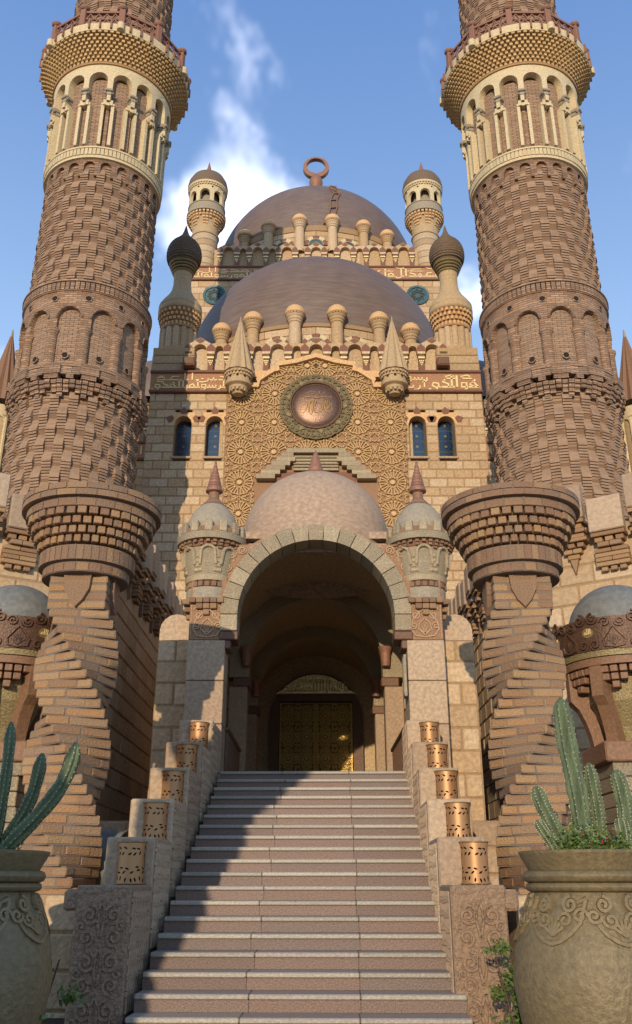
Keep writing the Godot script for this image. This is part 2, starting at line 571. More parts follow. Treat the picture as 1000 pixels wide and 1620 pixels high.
	for row in [[0.16, 6, 0.9], [0.30, 7, -0.7], [0.62, 5, 1.4], [0.70, 6, -1.2], [0.88, 8, 0.2]]:
		for k in int(row[1]):
			holes.append([Vector2((k + 0.5 + r2.randf_range(-0.2, 0.2)) / row[1], row[0] + r2.randf_range(-0.03, 0.03)), row[2] + r2.randf_range(-0.5, 0.5)])
	for hh in holes:
		for y in range(-14, 15):
			for x in range(-14, 15):
				var q := Vector2(x, y).rotated(hh[1])
				if pow(q.x / 5.5, 2) + pow(q.y / 13.0, 2) < 1.0:
					var px := Vector2i(int(hh[0].x * 255) + x, int(hh[0].y * 255) + y)
					if px.x >= 0 and px.x < 256 and px.y >= 0 and px.y < 256: li.set_pixel(px.x, px.y, Color(1, 1, 1, 0))
	var lm := StandardMaterial3D.new()
	lm.albedo_color = Color(0.66, 0.49, 0.33)
	lm.albedo_texture = ImageTexture.create_from_image(li)
	lm.transparency = BaseMaterial3D.TRANSPARENCY_ALPHA_SCISSOR
	lm.alpha_scissor_threshold = 0.5
	lm.metallic = 0.5
	lm.roughness = 0.5
	lm.cull_mode = BaseMaterial3D.CULL_DISABLED
	M.lantern = lm


# A wall of coursed blocks on plane t (x along, y up, z out). spans(y) gives the [x0, x1] runs of a course.
func masonry(par: Node, nm: String, t: Transform3D, y0: float, y1: float, ch: float, spans: Callable, length: float, pal: String, limit := 300, ylow := -1e9, thick := 0.5, mort := "mortar") -> void:
	var rows := maxi(1, roundi((y1 - y0) / ch))
	ch = (y1 - y0) / rows
	var rest := MB.new()
	var mor := MB.new()
	var count := 0
	for r in range(rows - 1, -1, -1):
		var y := y0 + ch * r
		for s in spans.call(y + ch / 2):
			var a: float = s[0]
			var b: float = s[1]
			if b - a < 0.04: continue
			mor.bx(a, b, y, y + ch, -thick, -0.022)
			var cuts := [a]
			var off := (0.5 if r % 2 else 0.0) * length
			var k := ceili((a - off) / length)
			while k * length + off < b:
				var x: float = k * length + off + rng.randf_range(-0.09, 0.09) * length
				if x - cuts[-1] > length * 0.3 and b - x > length * 0.3: cuts.append(x)
				k += 1
			cuts.append(b)
			for i in cuts.size() - 1:
				var w: float = cuts[i + 1] - cuts[i]
				var sz := Vector3(maxf(0.03, snappedf(w - 0.03, 0.01)), snappedf(ch - 0.03, 0.01), 0.14)
				var at: Transform3D = t * shift((cuts[i] + cuts[i + 1]) / 2, y + ch / 2, -0.07 + rng.randf_range(-0.006, 0.006))
				if count < limit and y >= ylow:
					part(par, nm, block(sz, 0.02), pick(pal), at)
					count += 1
				else:
					rest.box(at, sz, tone())
	part(par, "mortar", mor, mort, t)
	if rest.v.size():
		var o := part(par, nm + "_rows", rest, M[pal][0])
		stuff(o)


# ---- lettering: strokes of an angular hand; x runs left from 0, baseline y = 0 --------------------
func glyph(g: String) -> Array:
	match g:
		"A": return [0.75, [[-0.35, 0], [-0.35, 3.3]]]
		"a": return [0.75, [[0, 0], [-0.4, 0], [-0.4, 3.3]]]
		"l": return [0.85, [[0, 0], [-0.85, 0]], [[-0.42, 0], [-0.42, 3.3]]]
		"L": return [1.6, [[0, 0], [-0.45, 0]], [[-0.45, 3.3], [-0.45, -0.3], [-0.8, -0.8], [-1.3, -0.7], [-1.45, -0.1]]]
		"h": return [1.7, [[0, 0], [-1.7, 0]], [[-0.1, 0], [-0.85, 1.5], [-1.5, 0.75], [-0.75, 0.1]], [[-0.9, 1.5], [-0.5, 2.1]]]
		"m": return [1.5, [[0, 0], [-1.5, 0]], [[-0.3, 0], [-0.75, 1.2], [-1.2, 0]], [[-0.75, -0.1], [-0.75, -0.6]]]
		"H": return [1.35, [[0, 0], [-1.2, 0], [-1.2, 0.7], [-0.6, 1.4], [-0.3, 0.8], [-0.3, 0]]]
		"w": return [1.4, [[-0.25, 0], [-1.05, 0], [-1.05, 1.15], [-0.25, 1.15], [-0.25, -0.4], [-0.65, -1.0], [-1.35, -1.0]]]
		"d": return [1.4, [[0, 0], [-1.25, 0]], [[-0.1, 0], [-0.1, 0.8], [-1.1, 1.55]]]
		"r": return [0.95, [[-0.2, 0.9], [-0.2, -0.2], [-0.55, -0.8], [-1.05, -0.95]]]
		"s": return [1.9, [[0, 0], [-1.9, 0]], [[-0.15, 0], [-0.15, 1.0]], [[-0.8, 0], [-0.8, 1.0]], [[-1.45, 0], [-1.45, 1.0]]]
		"b": return [0.8, [[0, 0], [-0.8, 0]], [[-0.4, 0], [-0.4, 1.1]], [[-0.4, -0.5], [-0.4, -0.75]]]
		"y": return [0.8, [[0, 0], [-0.8, 0]], [[-0.4, 0], [-0.4, 1.1]], [[-0.25, -0.5], [-0.25, -0.75]], [[-0.6, -0.5], [-0.6, -0.75]]]
		"Y": return [1.9, [[0, 0], [-0.3, 0], [-0.3, 1.0], [-1.1, 1.2], [-1.3, 0.4], [-0.5, -0.3], [-0.7, -1.0], [-1.5, -1.0], [-1.8, -0.4]]]
		"n": return [1.6, [[0, 0], [-0.2, 0.6], [-0.2, -0.5], [-0.8, -1.0], [-1.4, -0.7], [-1.45, 0.3]], [[-0.7, 0.5], [-0.95, 0.5]]]
		"x": return [1.5, [[0, 0], [-1.5, 0]], [[-0.2, 1.6], [-0.9, 1.5], [-1.3, 0.0]]]
		"q": return [1.5, [[0, 0], [-0.3, 0], [-0.3, 1.1], [-1.1, 1.1], [-1.1, 0], [-0.3, 0]], [[-1.1, 0.2], [-1.1, -0.7], [-0.3, -1.0]], [[-0.5, 1.6], [-0.9, 1.6]]]
		"S": return [1.7, [[0, 0], [-1.7, 0]], [[-0.3, 0], [-0.6, 1.2], [-1.3, 1.0], [-1.4, 0]]]
		"k": return [1.6, [[0, 0], [-1.6, 0]], [[-0.2, 0], [-0.2, 0.9], [-1.3, 0.9], [-0.4, 2.6]]]
		"D": return [1.4, [[0, 0], [-1.25, 0]], [[-0.1, 0], [-0.1, 0.8], [-1.1, 1.55]], [[-0.6, 2.0], [-0.85, 2.0]]]
		"*": return [1.3, [[-0.2, 1.9], [-0.9, 1.9], [-1.1, 2.6], [-0.6, 3.1], [-0.3, 2.6]]]
	return [0.55]

func write_text(mb: MB, text: String, xr: float, y: float, width: float, size: float, mp: Callable, th := 0.4, h := 0.03) -> void:
	var total := 0.0
	for ch in text: total += glyph(ch)[0]
	var sx := width / total
	var x := xr
	for ch in text:
		var g := glyph(ch)
		for s in g.slice(1):
			var pts := PackedVector2Array()
			for p in s: pts.append(Vector2(x + p[0] * sx, y + p[1] * size))
			mb.ridge(pts, size * th, h, mp, false, 0.0, Color.WHITE, 0.75)
		x -= g[0] * sx


# ---- twelve-petalled strapwork, one tile -----------------------------------------------------------
func star_tile(mb: MB, o: Vector2, s: float, mp: Callable, keep: Callable, w := 0.036, h := 0.05) -> void:
	var lines := []
	for k in 12:
		var a := TAU * k / 12.0
		var u := Vector2(cos(a), sin(a))
		var e := Vector2(-u.y, u.x)
		lines.append([[u * 0.13, u * 0.19 + e * 0.036, u * 0.36 + e * 0.046, u * 0.425, u * 0.36 - e * 0.046, u * 0.19 - e * 0.036], true])
		var a2 := a + TAU / 24.0
		var u2 := Vector2(cos(a2), sin(a2))
		lines.append([[u * 0.425, u2 * 0.37], false])
		lines.append([[u2 * 0.37, Vector2(cos(a + TAU / 12), sin(a + TAU / 12)) * 0.425], false])
		if k % 3 != 0:
			lines.append([[u * 0.425, u * 0.49, u * 0.49 + e * 0.05 * (1 if k % 3 == 1 else -1)], false])
	for k in 4:
		var a := TAU * k / 4.0
		var u := Vector2(cos(a), sin(a))
		var e := Vector2(-u.y, u.x)
		if k < 2: lines.append([[u * 0.44, u * 0.47 + e * 0.035, u * 0.53 + e * 0.035, u * 0.56, u * 0.53 - e * 0.035, u * 0.47 - e * 0.035], true])
		lines.append([[u * 0.5 + e * 0.035, u * 0.47 + e * 0.16, u * 0.40 + e * 0.24], false])
		lines.append([[u * 0.5 - e * 0.035, u * 0.47 - e * 0.16, u * 0.40 - e * 0.24], false])
		var c := Vector2(0.5, 0.5).rotated(a)
		var cc := []
		for j in 16:
			var t := TAU * j / 16.0
			cc.append(c + Vector2(cos(t), sin(t)) * (0.125 + 0.032 * cos(4 * t)))
		if k == 0: lines.append([cc, true])
		var c3 := []
		for j in 6: c3.append(c * 0.79 + Vector2(cos(TAU * j / 6.0), sin(TAU * j / 6.0)) * 0.045)
		lines.append([c3, true])
	for l in lines:
		var pts: Array = l[0]
		var m := pts.size()
		for i in (m if l[1] else m - 1):
			var p: Vector2 = o + pts[i] * s
			var q: Vector2 = o + pts[(i + 1) % m] * s
			if keep.call((p + q) * 0.5): mb.ridge(PackedVector2Array([p, q]), w, h, mp)
	# fine scrolls that fill the field between the stars
	for k in 12:
		var a := TAU * (k + 0.5) / 12.0
		var c := Vector2(cos(a), sin(a)) * 0.47
		if absf(cos(2 * a)) < 0.6: c = Vector2(cos(a), sin(a)) * 0.53
		var sp := spiral(o.x + c.x * s, o.y + c.y * s, 0.05 * s, 1.2, a, 1.0 if k % 2 else -1.0, 7)
		if keep.call(sp[0]) and keep.call(sp[3]): mb.ridge(sp, w * 0.62, h * 0.7, mp)
	for k in 4:
		var c := Vector2(0.5, 0.5).rotated(TAU * k / 4.0)
		for q in [-1, 1]:
			var cc: Vector2 = c * 0.62 + Vector2(-c.y, c.x) * 0.30 * q
			var sp := spiral(o.x + cc.x * s, o.y + cc.y * s, 0.06 * s, 1.3, k + q, q, 8)
			if keep.call(sp[0]) and keep.call(sp[4]): mb.ridge(sp, w * 0.62, h * 0.7, mp)
	if keep.call(o):
		var dot := PackedVector2Array()
		for j in 10: dot.append(o + Vector2(cos(TAU * j / 10.0), sin(TAU * j / 10.0)) * s * 0.075)
		mb.extrude(dot, 0.0, h * 1.1, mp, Color(1.25, 1.25, 1.2))

func ground() -> void:
	var g := MB.new()
	g.quad(Vector3(-600, 0, 600), Vector3(600, 0, 600), Vector3(600, 0, -600), Vector3(-600, 0, -600), Vector3.UP)
	struct("ground", g, "paving")
	var p := MB.new()
	for s in [-1, 1]:
		p.bx(s * 2.35, s * 9.0, 0.0, 0.32, -13.0, -7.0)
	struct("planting_bed", p, "soil")


func staircase() -> void:
	var o := thing("entrance_staircase", "broad stone staircase of pink risers and pale treads leading to the portal", "staircase", Vector3(0, 0, -16.19), deg_to_rad(-1.5))
	for i in 21:
		var top := 3.35 - i * 0.16
		var z := i * 0.35
		var j1 := -0.52 + rng.randf_range(-0.03, 0.03) + (0.0 if i % 2 else -0.06)
		var j2 := 0.58 + rng.randf_range(-0.03, 0.03)
		var e := [-1.62, j1, j2, 1.62]
		for k in 3:
			var w: float = e[k + 1] - e[k] - 0.004
			var x: float = (e[k] + e[k + 1]) / 2
			var t := MB.new()
			t.cbox(Transform3D(), Vector3(w, 0.05, 0.385), 0.01)
			part(o, "tread", t, pick("marble"), shift(x, top - 0.025, z - 0.1875))
			var r := MB.new()
			r.box(Transform3D(), Vector3(w, 0.108, 0.03))
			part(o, "riser", r, pick("granite"), shift(x, top - 0.105, z - 0.045 + 0.004))
	var core := MB.new()
	for i in 21:
		core.bx(-1.6, 1.6, 0, 3.35 - i * 0.16 - 0.055, -0.4 + i * 0.35 - 0.02, -0.065 + i * 0.35)
	part(o, "core", core, "greymortar")
	var fl := MB.new()
	fl.bx(-2.3, 2.3, 2.9, 3.345, -12.2, -0.37)
	part(o, "landing", fl, M["marble"][0])
	var ap := MB.new()
	ap.bx(-2.2, 2.2, 0.0, 0.02, 7.2, 9.4)
	part(o, "bottom_slab", ap, M["granite"][1])


func lantern_mesh() -> ArrayMesh:
	var b := MB.new()
	var seg := 20
	var prof := [[0.0, 0.165], [0.02, 0.16], [0.12, 0.15], [0.25, 0.147], [0.37, 0.152], [0.43, 0.162], [0.45, 0.166]]
	for i in prof.size() - 1:
		for k in seg:
			var a0 := -PI / 2 + PI * k / seg
			var a1 := -PI / 2 + PI * (k + 1) / seg
			var q := []
			var nn := []
			var uu := []
			for ij in [[i, a0, k], [i, a1, k + 1], [i + 1, a1, k + 1], [i + 1, a0, k]]:
				var d := Vector3(sin(ij[1]), 0, cos(ij[1]))
				q.append(d * prof[ij[0]][1] + Vector3.UP * prof[ij[0]][0])
				nn.append(d)
				uu.append(Vector2(float(ij[2]) / seg, 1.0 - prof[ij[0]][0] / 0.45))
			for tr in [[0, 1, 2], [0, 2, 3]]:
				b.tri(q[tr[0]], q[tr[1]], q[tr[2]], nn[tr[0]], nn[tr[1]], nn[tr[2]])
				var swapped: bool = b.v[b.v.size() - 2] != q[tr[1]]
				b.u.append(uu[tr[0]])
				b.u.append(uu[tr[2]] if swapped else uu[tr[1]])
				b.u.append(uu[tr[1]] if swapped else uu[tr[2]])
	return b.mesh()


func parapets() -> void:
	var words := ["lowest", "second lowest", "middle", "second highest", "highest"]
	var lm := lantern_mesh()
	for s in [-1, 1]:
		var sc := -0.0262 * (16.19 - 12.8)
		var o := thing("stair_parapet", "stepped stone stair parapet with carved base, %s" % ("shaded side, by the dark jar" if s < 0 else "sunlit side"), "parapet", Vector3(s * 1.9 + sc, 0, -16.6), deg_to_rad(-1.5))
		for k in 6:
			var d := 10.27 + k * 1.107
			var y := 1.6 + k * 0.506
			var z1 := 16.6 - d
			var z0 := 16.6 - (d + 1.107 if k < 5 else 16.6)
			var b := MB.new()
			b.cbox(shift(0, y / 2, (z0 + z1) / 2), Vector3(0.56, y, z1 - z0 - 0.006), 0.02)
			part(o, "pedestal", b, "carved" if k == 0 else M["pink"][k % 3])
			# perforated side panel that faces the stairs
			var side := MB.new()
			var fx: float = -s * 0.283
			var mp := plane(Transform3D(Basis(Vector3(0, 0, -1) if s > 0 else Vector3(0, 0, 1), Vector3.UP, Vector3(-s, 0, 0)), Vector3(fx, 0, (z0 + z1) / 2)))
			for i in 9:
				var x := -0.44 + i * 0.11
				side.ridge(PackedVector2Array([Vector2(x, y - 1.15), Vector2(x, y - 0.06)]), 0.05, 0.014, mp)
				for j in 7:
					side.ridge(spiral(x + 0.055, y - 0.14 - j * 0.14, 0.04, 1.1, i + j, 1, 7), 0.018, 0.016, mp)
			part(o, "side_carving", side, M["pink"][(k + 1) % 3])
			if k == 0:
				var cv := MB.new()
				var fp := plane(shift(0, 0, z1 + 0.001))
				for c in 3:
					var yy := 1.32 - c * 0.42
					for q in [-1, 1]:
						cv.ridge(spiral(q * 0.12, yy, 0.1, 1.6, PI / 2, q), 0.04, 0.018, fp)
						cv.ridge(spiral(q * 0.14, yy - 0.2, 0.08, 1.4, -PI / 2, -q), 0.036, 0.018, fp)
						cv.ridge(spiral(q * 0.2, yy - 0.1, 0.05, 1.2, q, q), 0.03, 0.014, fp)
						cv.ridge(PackedVector2Array([Vector2(0, yy + 0.14), Vector2(q * 0.05, yy), Vector2(0, yy - 0.2)]), 0.036, 0.018, fp)
				part(o, "carved_scrolls", cv, "carved")
				var bev := MB.new()
				bev.cbox(shift(s * 0.33, 1.46, z1 - 0.16), Vector3(0.16, 0.2, 0.3), 0.03)
				part(o, "corbel", bev, "carved")
		for k in 5:
			var d := 11.37 + k * 1.107
			var px: float = s * 1.9 - 0.0262 * (16.19 - d) - 0.02 + s * (0.05 if k == 0 else 0.02)
			var l := thing("copper_lantern", "pierced copper half-round lamp on the %s step of the parapet %s" % [words[k], "on the shaded side" if s < 0 else "on the sunlit side"], "lamp", Vector3(px, 1.6 + k * 0.506 + 0.004, -d + 0.012), deg_to_rad(-1.5), "copper lamps on the stair parapets")
			part(l, "shade", lm, "lantern")
			var rm := MB.new()
			for yy in [0.008, 0.442]:
				var pr := []
				for j in 7: pr.append(Vector2(0.166 + 0.008 * cos(TAU * j / 6 - PI / 2), yy + 0.008 * sin(TAU * j / 6 - PI / 2)))
				rm.lathe(pr, 16, Color.WHITE, true, Vector3.ZERO, -PI / 2, PI / 2)
			part(l, "rim", rm, "bronzegold")
			var bk := MB.new()
			bk.bx(-0.15, 0.15, 0.01, 0.44, -0.004, 0.002)
			part(l, "backplate", bk, "dark")


func spiral_column(s: int, at: Vector3, label: String) -> void:
	var o := thing("twisted_brick_column", label, "column", at)
	var H := 4.03
	var n := 34
	var ch := H / n
	var half := 0.395
	var core := MB.new()
	var rest := MB.new()
	var count := 0
	var pl := MB.new()
	for i in 3:
		pl.cbox(shift(0, -1.45 + 0.24 + i * 0.48, 0), Vector3(1.5 - i * 0.1, 0.47, 1.5 - i * 0.1), 0.02)
	part(o, "plinth", pl, M["sand"][3])
	for i in n:
		var y := H - ch * (i + 0.5)
		var rot := deg_to_rad(9.0 * maxf(0, i - 3)) * -s
		var bs := Basis(Vector3.UP, rot)
		core.box(Transform3D(bs, Vector3(0, y, 0)), Vector3(half * 2 - 0.016, ch, half * 2 - 0.016))
		for f in 4:
			var fb := bs * Basis(Vector3.UP, f * PI / 2)
			var lens := [0.395, 0.395] if (i + f) % 2 == 0 else [0.2, 0.395, 0.195]
			if rng.randf() < 0.25: lens = [0.29, 0.50]
			var x := -half
			for L in lens:
				var sz := Vector3(L - 0.014, snappedf(ch - 0.014, 0.01), 0.2)
				var c := Vector3(x + L / 2, y + rng.randf_range(-0.004, 0.004), half - 0.1 + rng.randf_range(-0.008, 0.006))
				x += L
				var t := Transform3D(fb * Basis(Vector3(0, 0, 1), rng.randf_range(-0.012, 0.012)), fb * c + Vector3(0, 0, 0))
				t.origin.y = c.y
				if fb.z.z > -0.25 and count < 300:
					part(o, "brick", block(sz, 0.012), pick("brick"), t)
					count += 1
				else:
					rest.box(t, sz, tone())
	part(o, "mortar", core, "greymortar")
	stuff(part(o, "rear_brickwork", rest, M["brick"][0]))
	# shield-shaped pendants under the capital
	for f in 4:
		var sh := MB.new()
		var b := Basis(Vector3.UP, f * PI / 2)
		sh.extrude(PackedVector2Array([Vector2(-0.19, H + 0.02), Vector2(-0.17, H - 0.2), Vector2(-0.09, H - 0.36), Vector2(0, H - 0.46), Vector2(0.09, H - 0.36), Vector2(0.17, H - 0.2), Vector2(0.19, H + 0.02)]), 0, 0.07, plane(Transform3D(b, b * Vector3(0, 0, half - 0.01))))
		part(o, "pendant", sh, M["redbrick"][f])
	# capital
	var cap := MB.new()
	cap.lathe([Vector2(0.0, H), Vector2(0.589, H), Vector2(0.589, H + 0.14), Vector2(0.654, H + 0.15), Vector2(0.654, H + 0.36), Vector2(0.56, H + 0.38), Vector2(0.76, H + 0.82), Vector2(0.904, H + 0.83), Vector2(0.904, H + 0.96), Vector2(0.974, H + 0.97), Vector2(0.974, H + 1.15), Vector2(0, H + 1.15)], 48)
	part(o, "capital_core", cap, "greymortar")
	var rings := [["ring_brick", 0.60, 0.01, 0.12, 22], ["ring_brick", 0.665, 0.15, 0.21, 40], ["ring_brick", 0.915, 0.835, 0.115, 22], ["ring_brick", 0.985, 0.965, 0.095, 22], ["ring_brick", 0.99, 1.062, 0.095, 22]]
	for r in rings:
		var w: float = TAU * r[1] / r[4]
		for k in r[4]:
			var a: float = TAU * (k + (0.0 if r[1] == 0.99 else 0.5)) / r[4]
			var m := MB.new()
			var key := "ring_%s_%s" % [r[1], r[4]]
			if not cache.has(key):
				m.extrude(_wedge(r[1], w / r[1] - 0.02 / r[1]), 0, r[3] - 0.012, func(p: Vector3) -> Vector3: return Vector3(p.x, p.z, p.y), Color.WHITE, true)
				cache[key] = m.mesh()
			var b := Basis(Vector3.UP, a)
			part(o, r[0], cache[key], pick("redbrick"), Transform3D(b, Vector3(0, H + r[2], 0)))
	for row in 4:
		var rr := 0.70 + row * 0.062
		var cnt := 36
		for k in cnt:
			var a := TAU * (k + (0.5 if row % 2 else 0.0)) / cnt
			var b := Basis(Vector3.UP, a)
			part(o, "corbel_brick", block(Vector3(0.09 + 0.009 * row, 0.10, 0.22), 0.008), pick("redbrick" if rng.randf() < 0.55 else "brick"), Transform3D(b, b * Vector3(0, H + 0.385 + 0.055 + row * 0.113, rr - 0.11 + rng.randf_range(-0.008, 0.016))))

func _wedge(r: float, ang: float) -> PackedVector2Array:
	var p := PackedVector2Array()
	for i in 5:
		var a := -ang / 2 + ang * i / 4.0
		p.append(Vector2(sin(a), cos(a)) * r)
	for i in 5:
		var a := ang / 2 - ang * i / 4.0
		p.append(Vector2(sin(a), cos(a)) * (r - 0.12))
	return p


# ---- minarets ----------------------------------------------------------------------------------
func strand(R0: float, R1: float, y0: float, y1: float, phase: float, half: float, sd: int) -> ArrayMesh:
	var m := MB.new()
	var n := roundi((y1 - y0) / 0.079)
	var ch := (y1 - y0) / n
	var r3 := RandomNumberGenerator.new()
	r3.seed = sd
	for i in n:
		var y := y0 + ch * i
		var R := lerpf(R0, R1, float(i) / n)
		var f := fposmod(i / 12.0 + phase, 1.0)
		var out := 0.0
		if f < 0.6: out = 0.15 * f / 0.6
		else: out = 0.15 * (1.0 - (f - 0.6) / 0.4)
		var r := R + out - 0.02 + r3.randf_range(-0.006, 0.006)
		var k := r3.randf_range(0.74, 1.0)
		var col := Color(k, k * r3.randf_range(0.95, 1.02), k * r3.randf_range(0.92, 1.0))
		var A := Vector3(sin(-half), 0, cos(-half))
		var B := Vector3(sin(half), 0, cos(half))
		var gap := 0.017 if f < 0.6 else 0.0
		var lo := Vector3.UP * (y + gap)
		var hi := Vector3.UP * (y + ch)
		var ri := R - 0.08
		var mid := (A + B) / 2 if i % 2 else A.lerp(B, 0.3)
		var k2 := k * r3.randf_range(0.84, 1.12)
		var c2 := Color(minf(1, k2), minf(1, k2 * 0.98), minf(1, k2 * r3.randf_range(0.92, 1.0)))
		m.quad(A * r + lo, mid * r + lo, mid * r + hi, A * r + hi, Vector3(0, 0, 1), col)
		m.quad(mid * r + lo, B * r + lo, B * r + hi, mid * r + hi, Vector3(0, 0, 1), c2)
		m.quad(A * ri + lo, B * ri + lo, B * r + lo, A * r + lo, Vector3.DOWN, col)
		m.quad(A * ri + hi, B * ri + hi, B * r + hi, A * r + hi, Vector3.UP, col)
		m.quad_o(A * ri + lo, A * r + lo, A * r + hi, A * ri + hi, Vector3(-1, 0, -0.1), col)
		m.quad_o(B * ri + lo, B * r + lo, B * r + hi, B * ri + hi, Vector3(1, 0, -0.1), col)
	return m.mesh()


func minaret(at: Vector3, label: String) -> Node3D:
	var o := thing("minaret", label, "minaret", at, 0.0, "twin brick minarets")
	var N := 44
	# y is measured from the foot of the tower, 4 m above the ground
	var b0 := 4.0
	var core := MB.new()
	core.lathe([Vector2(1.74, 0), Vector2(1.72, 10.0), Vector2(1.70, 13.2), Vector2(1.70, 18.5), Vector2(1.70, 23.2), Vector2(1.62, 24.0), Vector2(1.56, 36.0), Vector2(0, 36.0)], 48)
	part(o, "core", core, "minaret_core")
	var tiers := [[1.74, 1.72, 4.0, 10.05], [1.70, 1.68, 13.75, 18.0], [1.62, 1.56, 23.3, 36.0]]
	for ti in 3:
		var t: Array = tiers[ti]
		var var_m := []
		for q in 6: var_m.append(strand(t[0], t[1], t[2], t[3], 0.0 if q % 2 == 0 else 0.5, PI / N * 0.985, 10 + q + ti * 7))
		for k in N:
			part(o, "woven_strand", var_m[(k % 2) + 2 * (rng.randi() % 3)], "minaret_strand", Transform3D(Basis(Vector3.UP, TAU * (k + 0.5) / N), Vector3.ZERO))
	# the muqarnas collar under the lower arcade
	var mq := MB.new()
	for row in 4:
		var cnt := 72
		for k in cnt:
			var a := TAU * k / cnt
			var ph := k % 4
			if row == 0 and ph != 0: continue
			if row == 1 and ph == 2: continue
			mq.rbox(1.84 + row * 0.045 + (0.03 if ph % 2 == 0 else 0.0), a, 9.86 + row * 0.12, Vector3(0.145, 0.11, 0.3), tone(0.75, 1.0))
	for k in 24:
		var a := TAU * (k + 0.5) / 24
		mq.rbox(2.0, a, 10.38, Vector3(0.4 if k % 2 else 0.2, 0.13, 0.4), tone(0.75, 1.0))
		mq.rbox(2.03 if k % 2 else 1.97, a, 10.52, Vector3(0.51, 0.13, 0.45), tone(0.75, 1.0))
		mq.rbox(2.02 if k % 2 else 1.94, a, 10.66, Vector3(0.51, 0.14, 0.45), tone(0.75, 1.0))
	stuff(part(o, "muqarnas_collar", mq, "minaret"))
	var sill := MB.new()
	sill.lathe([Vector2(1.7, 10.7), Vector2(1.97, 10.7), Vector2(1.97, 10.82), Vector2(1.88, 10.86), Vector2(1.7, 10.86)], 48)
	part(o, "sill_ring", sill, "minaret")
	# lower arcade: twelve bays
	var bricks := MB.new()
	for row in 30:
		for k in 44:
			bricks.rbox(1.735 + rng.randf_range(0, 0.008), TAU * (k + (0.5 if row % 2 else 0.0)) / 44, 10.9 + row * 0.07, Vector3(0.235, 0.062, 0.08), tone(0.74, 1.0))
	stuff(part(o, "niche_brickwork", bricks, "minaret_strand"))
	var bay := MB.new()
	var Rw := 1.86
	var hw := PI / 12 * Rw
	var mpw := drum(Rw)
	var pol := PackedVector2Array([Vector2(-hw, 12.0), Vector2(-hw, 13.25)])
	for i in range(1, 9): pol.append(Vector2(-hw + 2 * hw * i / 9.0, 13.25))
	pol.append_array(PackedVector2Array([Vector2(hw, 13.25), Vector2(hw, 12.0), Vector2(hw - 0.15, 12.0)]))
	for i in range(0, 13):
		var a := PI * i / 12.0
		pol.append(Vector2((hw - 0.15) * cos(a), 12.38 + (hw - 0.15) * 1.0 * sin(a)))
	pol.append(Vector2(-hw + 0.15, 12.0))
	bay.extrude(pol, -0.14, 0.0, mpw, Color(0.95, 0.93, 0.9))
	var hood := PackedVector2Array()
	for i in range(0, 13): hood.append(Vector2((hw - 0.12) * cos(PI * i / 12.0), 12.38 + (hw - 0.12) * sin(PI * i / 12.0)))
	bay.ridge(hood, 0.07, 0.04, mpw, false, 0.0, Color(0.85, 0.82, 0.8))
	var bm := bay.mesh()
	var colm := MB.new()
	colm.lathe([Vector2(0.155, 10.86), Vector2(0.155, 11.85), Vector2(0.17, 11.9), Vector2(0.2, 11.97), Vector2(0.2, 12.04)], 12, Color(0.96, 0.94, 0.9), false, Vector3(0, 0, 1.76), -PI / 2, PI / 2)
	var cm := colm.mesh()
	var hole := MB.new()
	hole.lathe([Vector2(0.0, 0), Vector2(0.085, 0.0), Vector2(0.085, 0.03), Vector2(0.11, 0.03), Vector2(0.11, 0)], 10)
	var hm := hole.mesh()
	var hd := MB.new()
	hd.lathe([Vector2(0.085, 0.01), Vector2(0.0, 0.012)], 10)
	var hdm := hd.mesh()
	for k in 12:
		var b := Basis(Vector3.UP, TAU * k / 12)
		part(o, "arch_bay", bm, "minaret", Transform3D(b, Vector3.ZERO))
		var b2 := Basis(Vector3.UP, TAU * (k + 0.5) / 12)
		part(o, "half_column", cm, "minaret", Transform3D(b2, Vector3.ZERO))
		for hh in [[b2, 13.02, 1.862], [b, 11.14, 1.79]]:
			var t := Transform3D(hh[0] * Basis(Vector3.RIGHT, PI / 2), hh[0] * Vector3(0, hh[1], hh[2]))
			var hp := part(o, "vent_hole", hm, "minaret", t)
			part(hp, "vent_shaft", hdm, "dark")
	var dr := MB.new()
	for k in 84:
		dr.rbox(1.92, TAU * k / 84, 13.42, Vector3(0.115, 0.24, 0.2), tone(0.8, 1.0))
	dr.lathe([Vector2(1.86, 13.25), Vector2(1.9, 13.26), Vector2(1.9, 13.3), Vector2(1.86, 13.3)], 48)
	dr.lathe([Vector2(1.86, 13.55), Vector2(1.95, 13.56), Vector2(1.95, 13.62), Vector2(1.8, 13.72), Vector2(1.6, 13.74)], 48)
	stuff(part(o, "dentil_ring", dr, "minaret"))
	# little arches that close the woven tier
	var la := MB.new()
	var Rl := 1.80
	var lw := PI / 22 * Rl
	var lp := PackedVector2Array([Vector2(-lw, 17.6), Vector2(-lw, 18.25), Vector2(0, 18.25), Vector2(lw, 18.25), Vector2(lw, 17.6), Vector2(lw - 0.09, 17.6)])
	for i in 9: lp.append(Vector2((lw - 0.09) * cos(PI * i / 8.0), 17.98 + (lw - 0.09) * sin(PI * i / 8.0)))
	lp.append(Vector2(-lw + 0.09, 17.6))
	la.extrude(lp, -0.12, 0.0, drum(Rl), Color(0.8, 0.78, 0.76))
	var lam := la.mesh()
	for k in 22: part(o, "small_arch", lam, "minaret", Transform3D(Basis(Vector3.UP, TAU * k / 22), Vector3.ZERO))
	var cd := MB.new()
	for k in 96: cd.rbox(1.90, TAU * k / 96, 18.47, Vector3(0.1, 0.24, 0.2), tone(0.85, 1.0))
	cd.lathe([Vector2(1.80, 18.24), Vector2(1.87, 18.25), Vector2(1.87, 18.36), Vector2(1.85, 18.37), Vector2(1.85, 18.59), Vector2(1.92, 18.6), Vector2(1.92, 18.66), Vector2(1.7, 18.68)], 64)
	stuff(part(o, "cream_dentils", cd, "cream"))
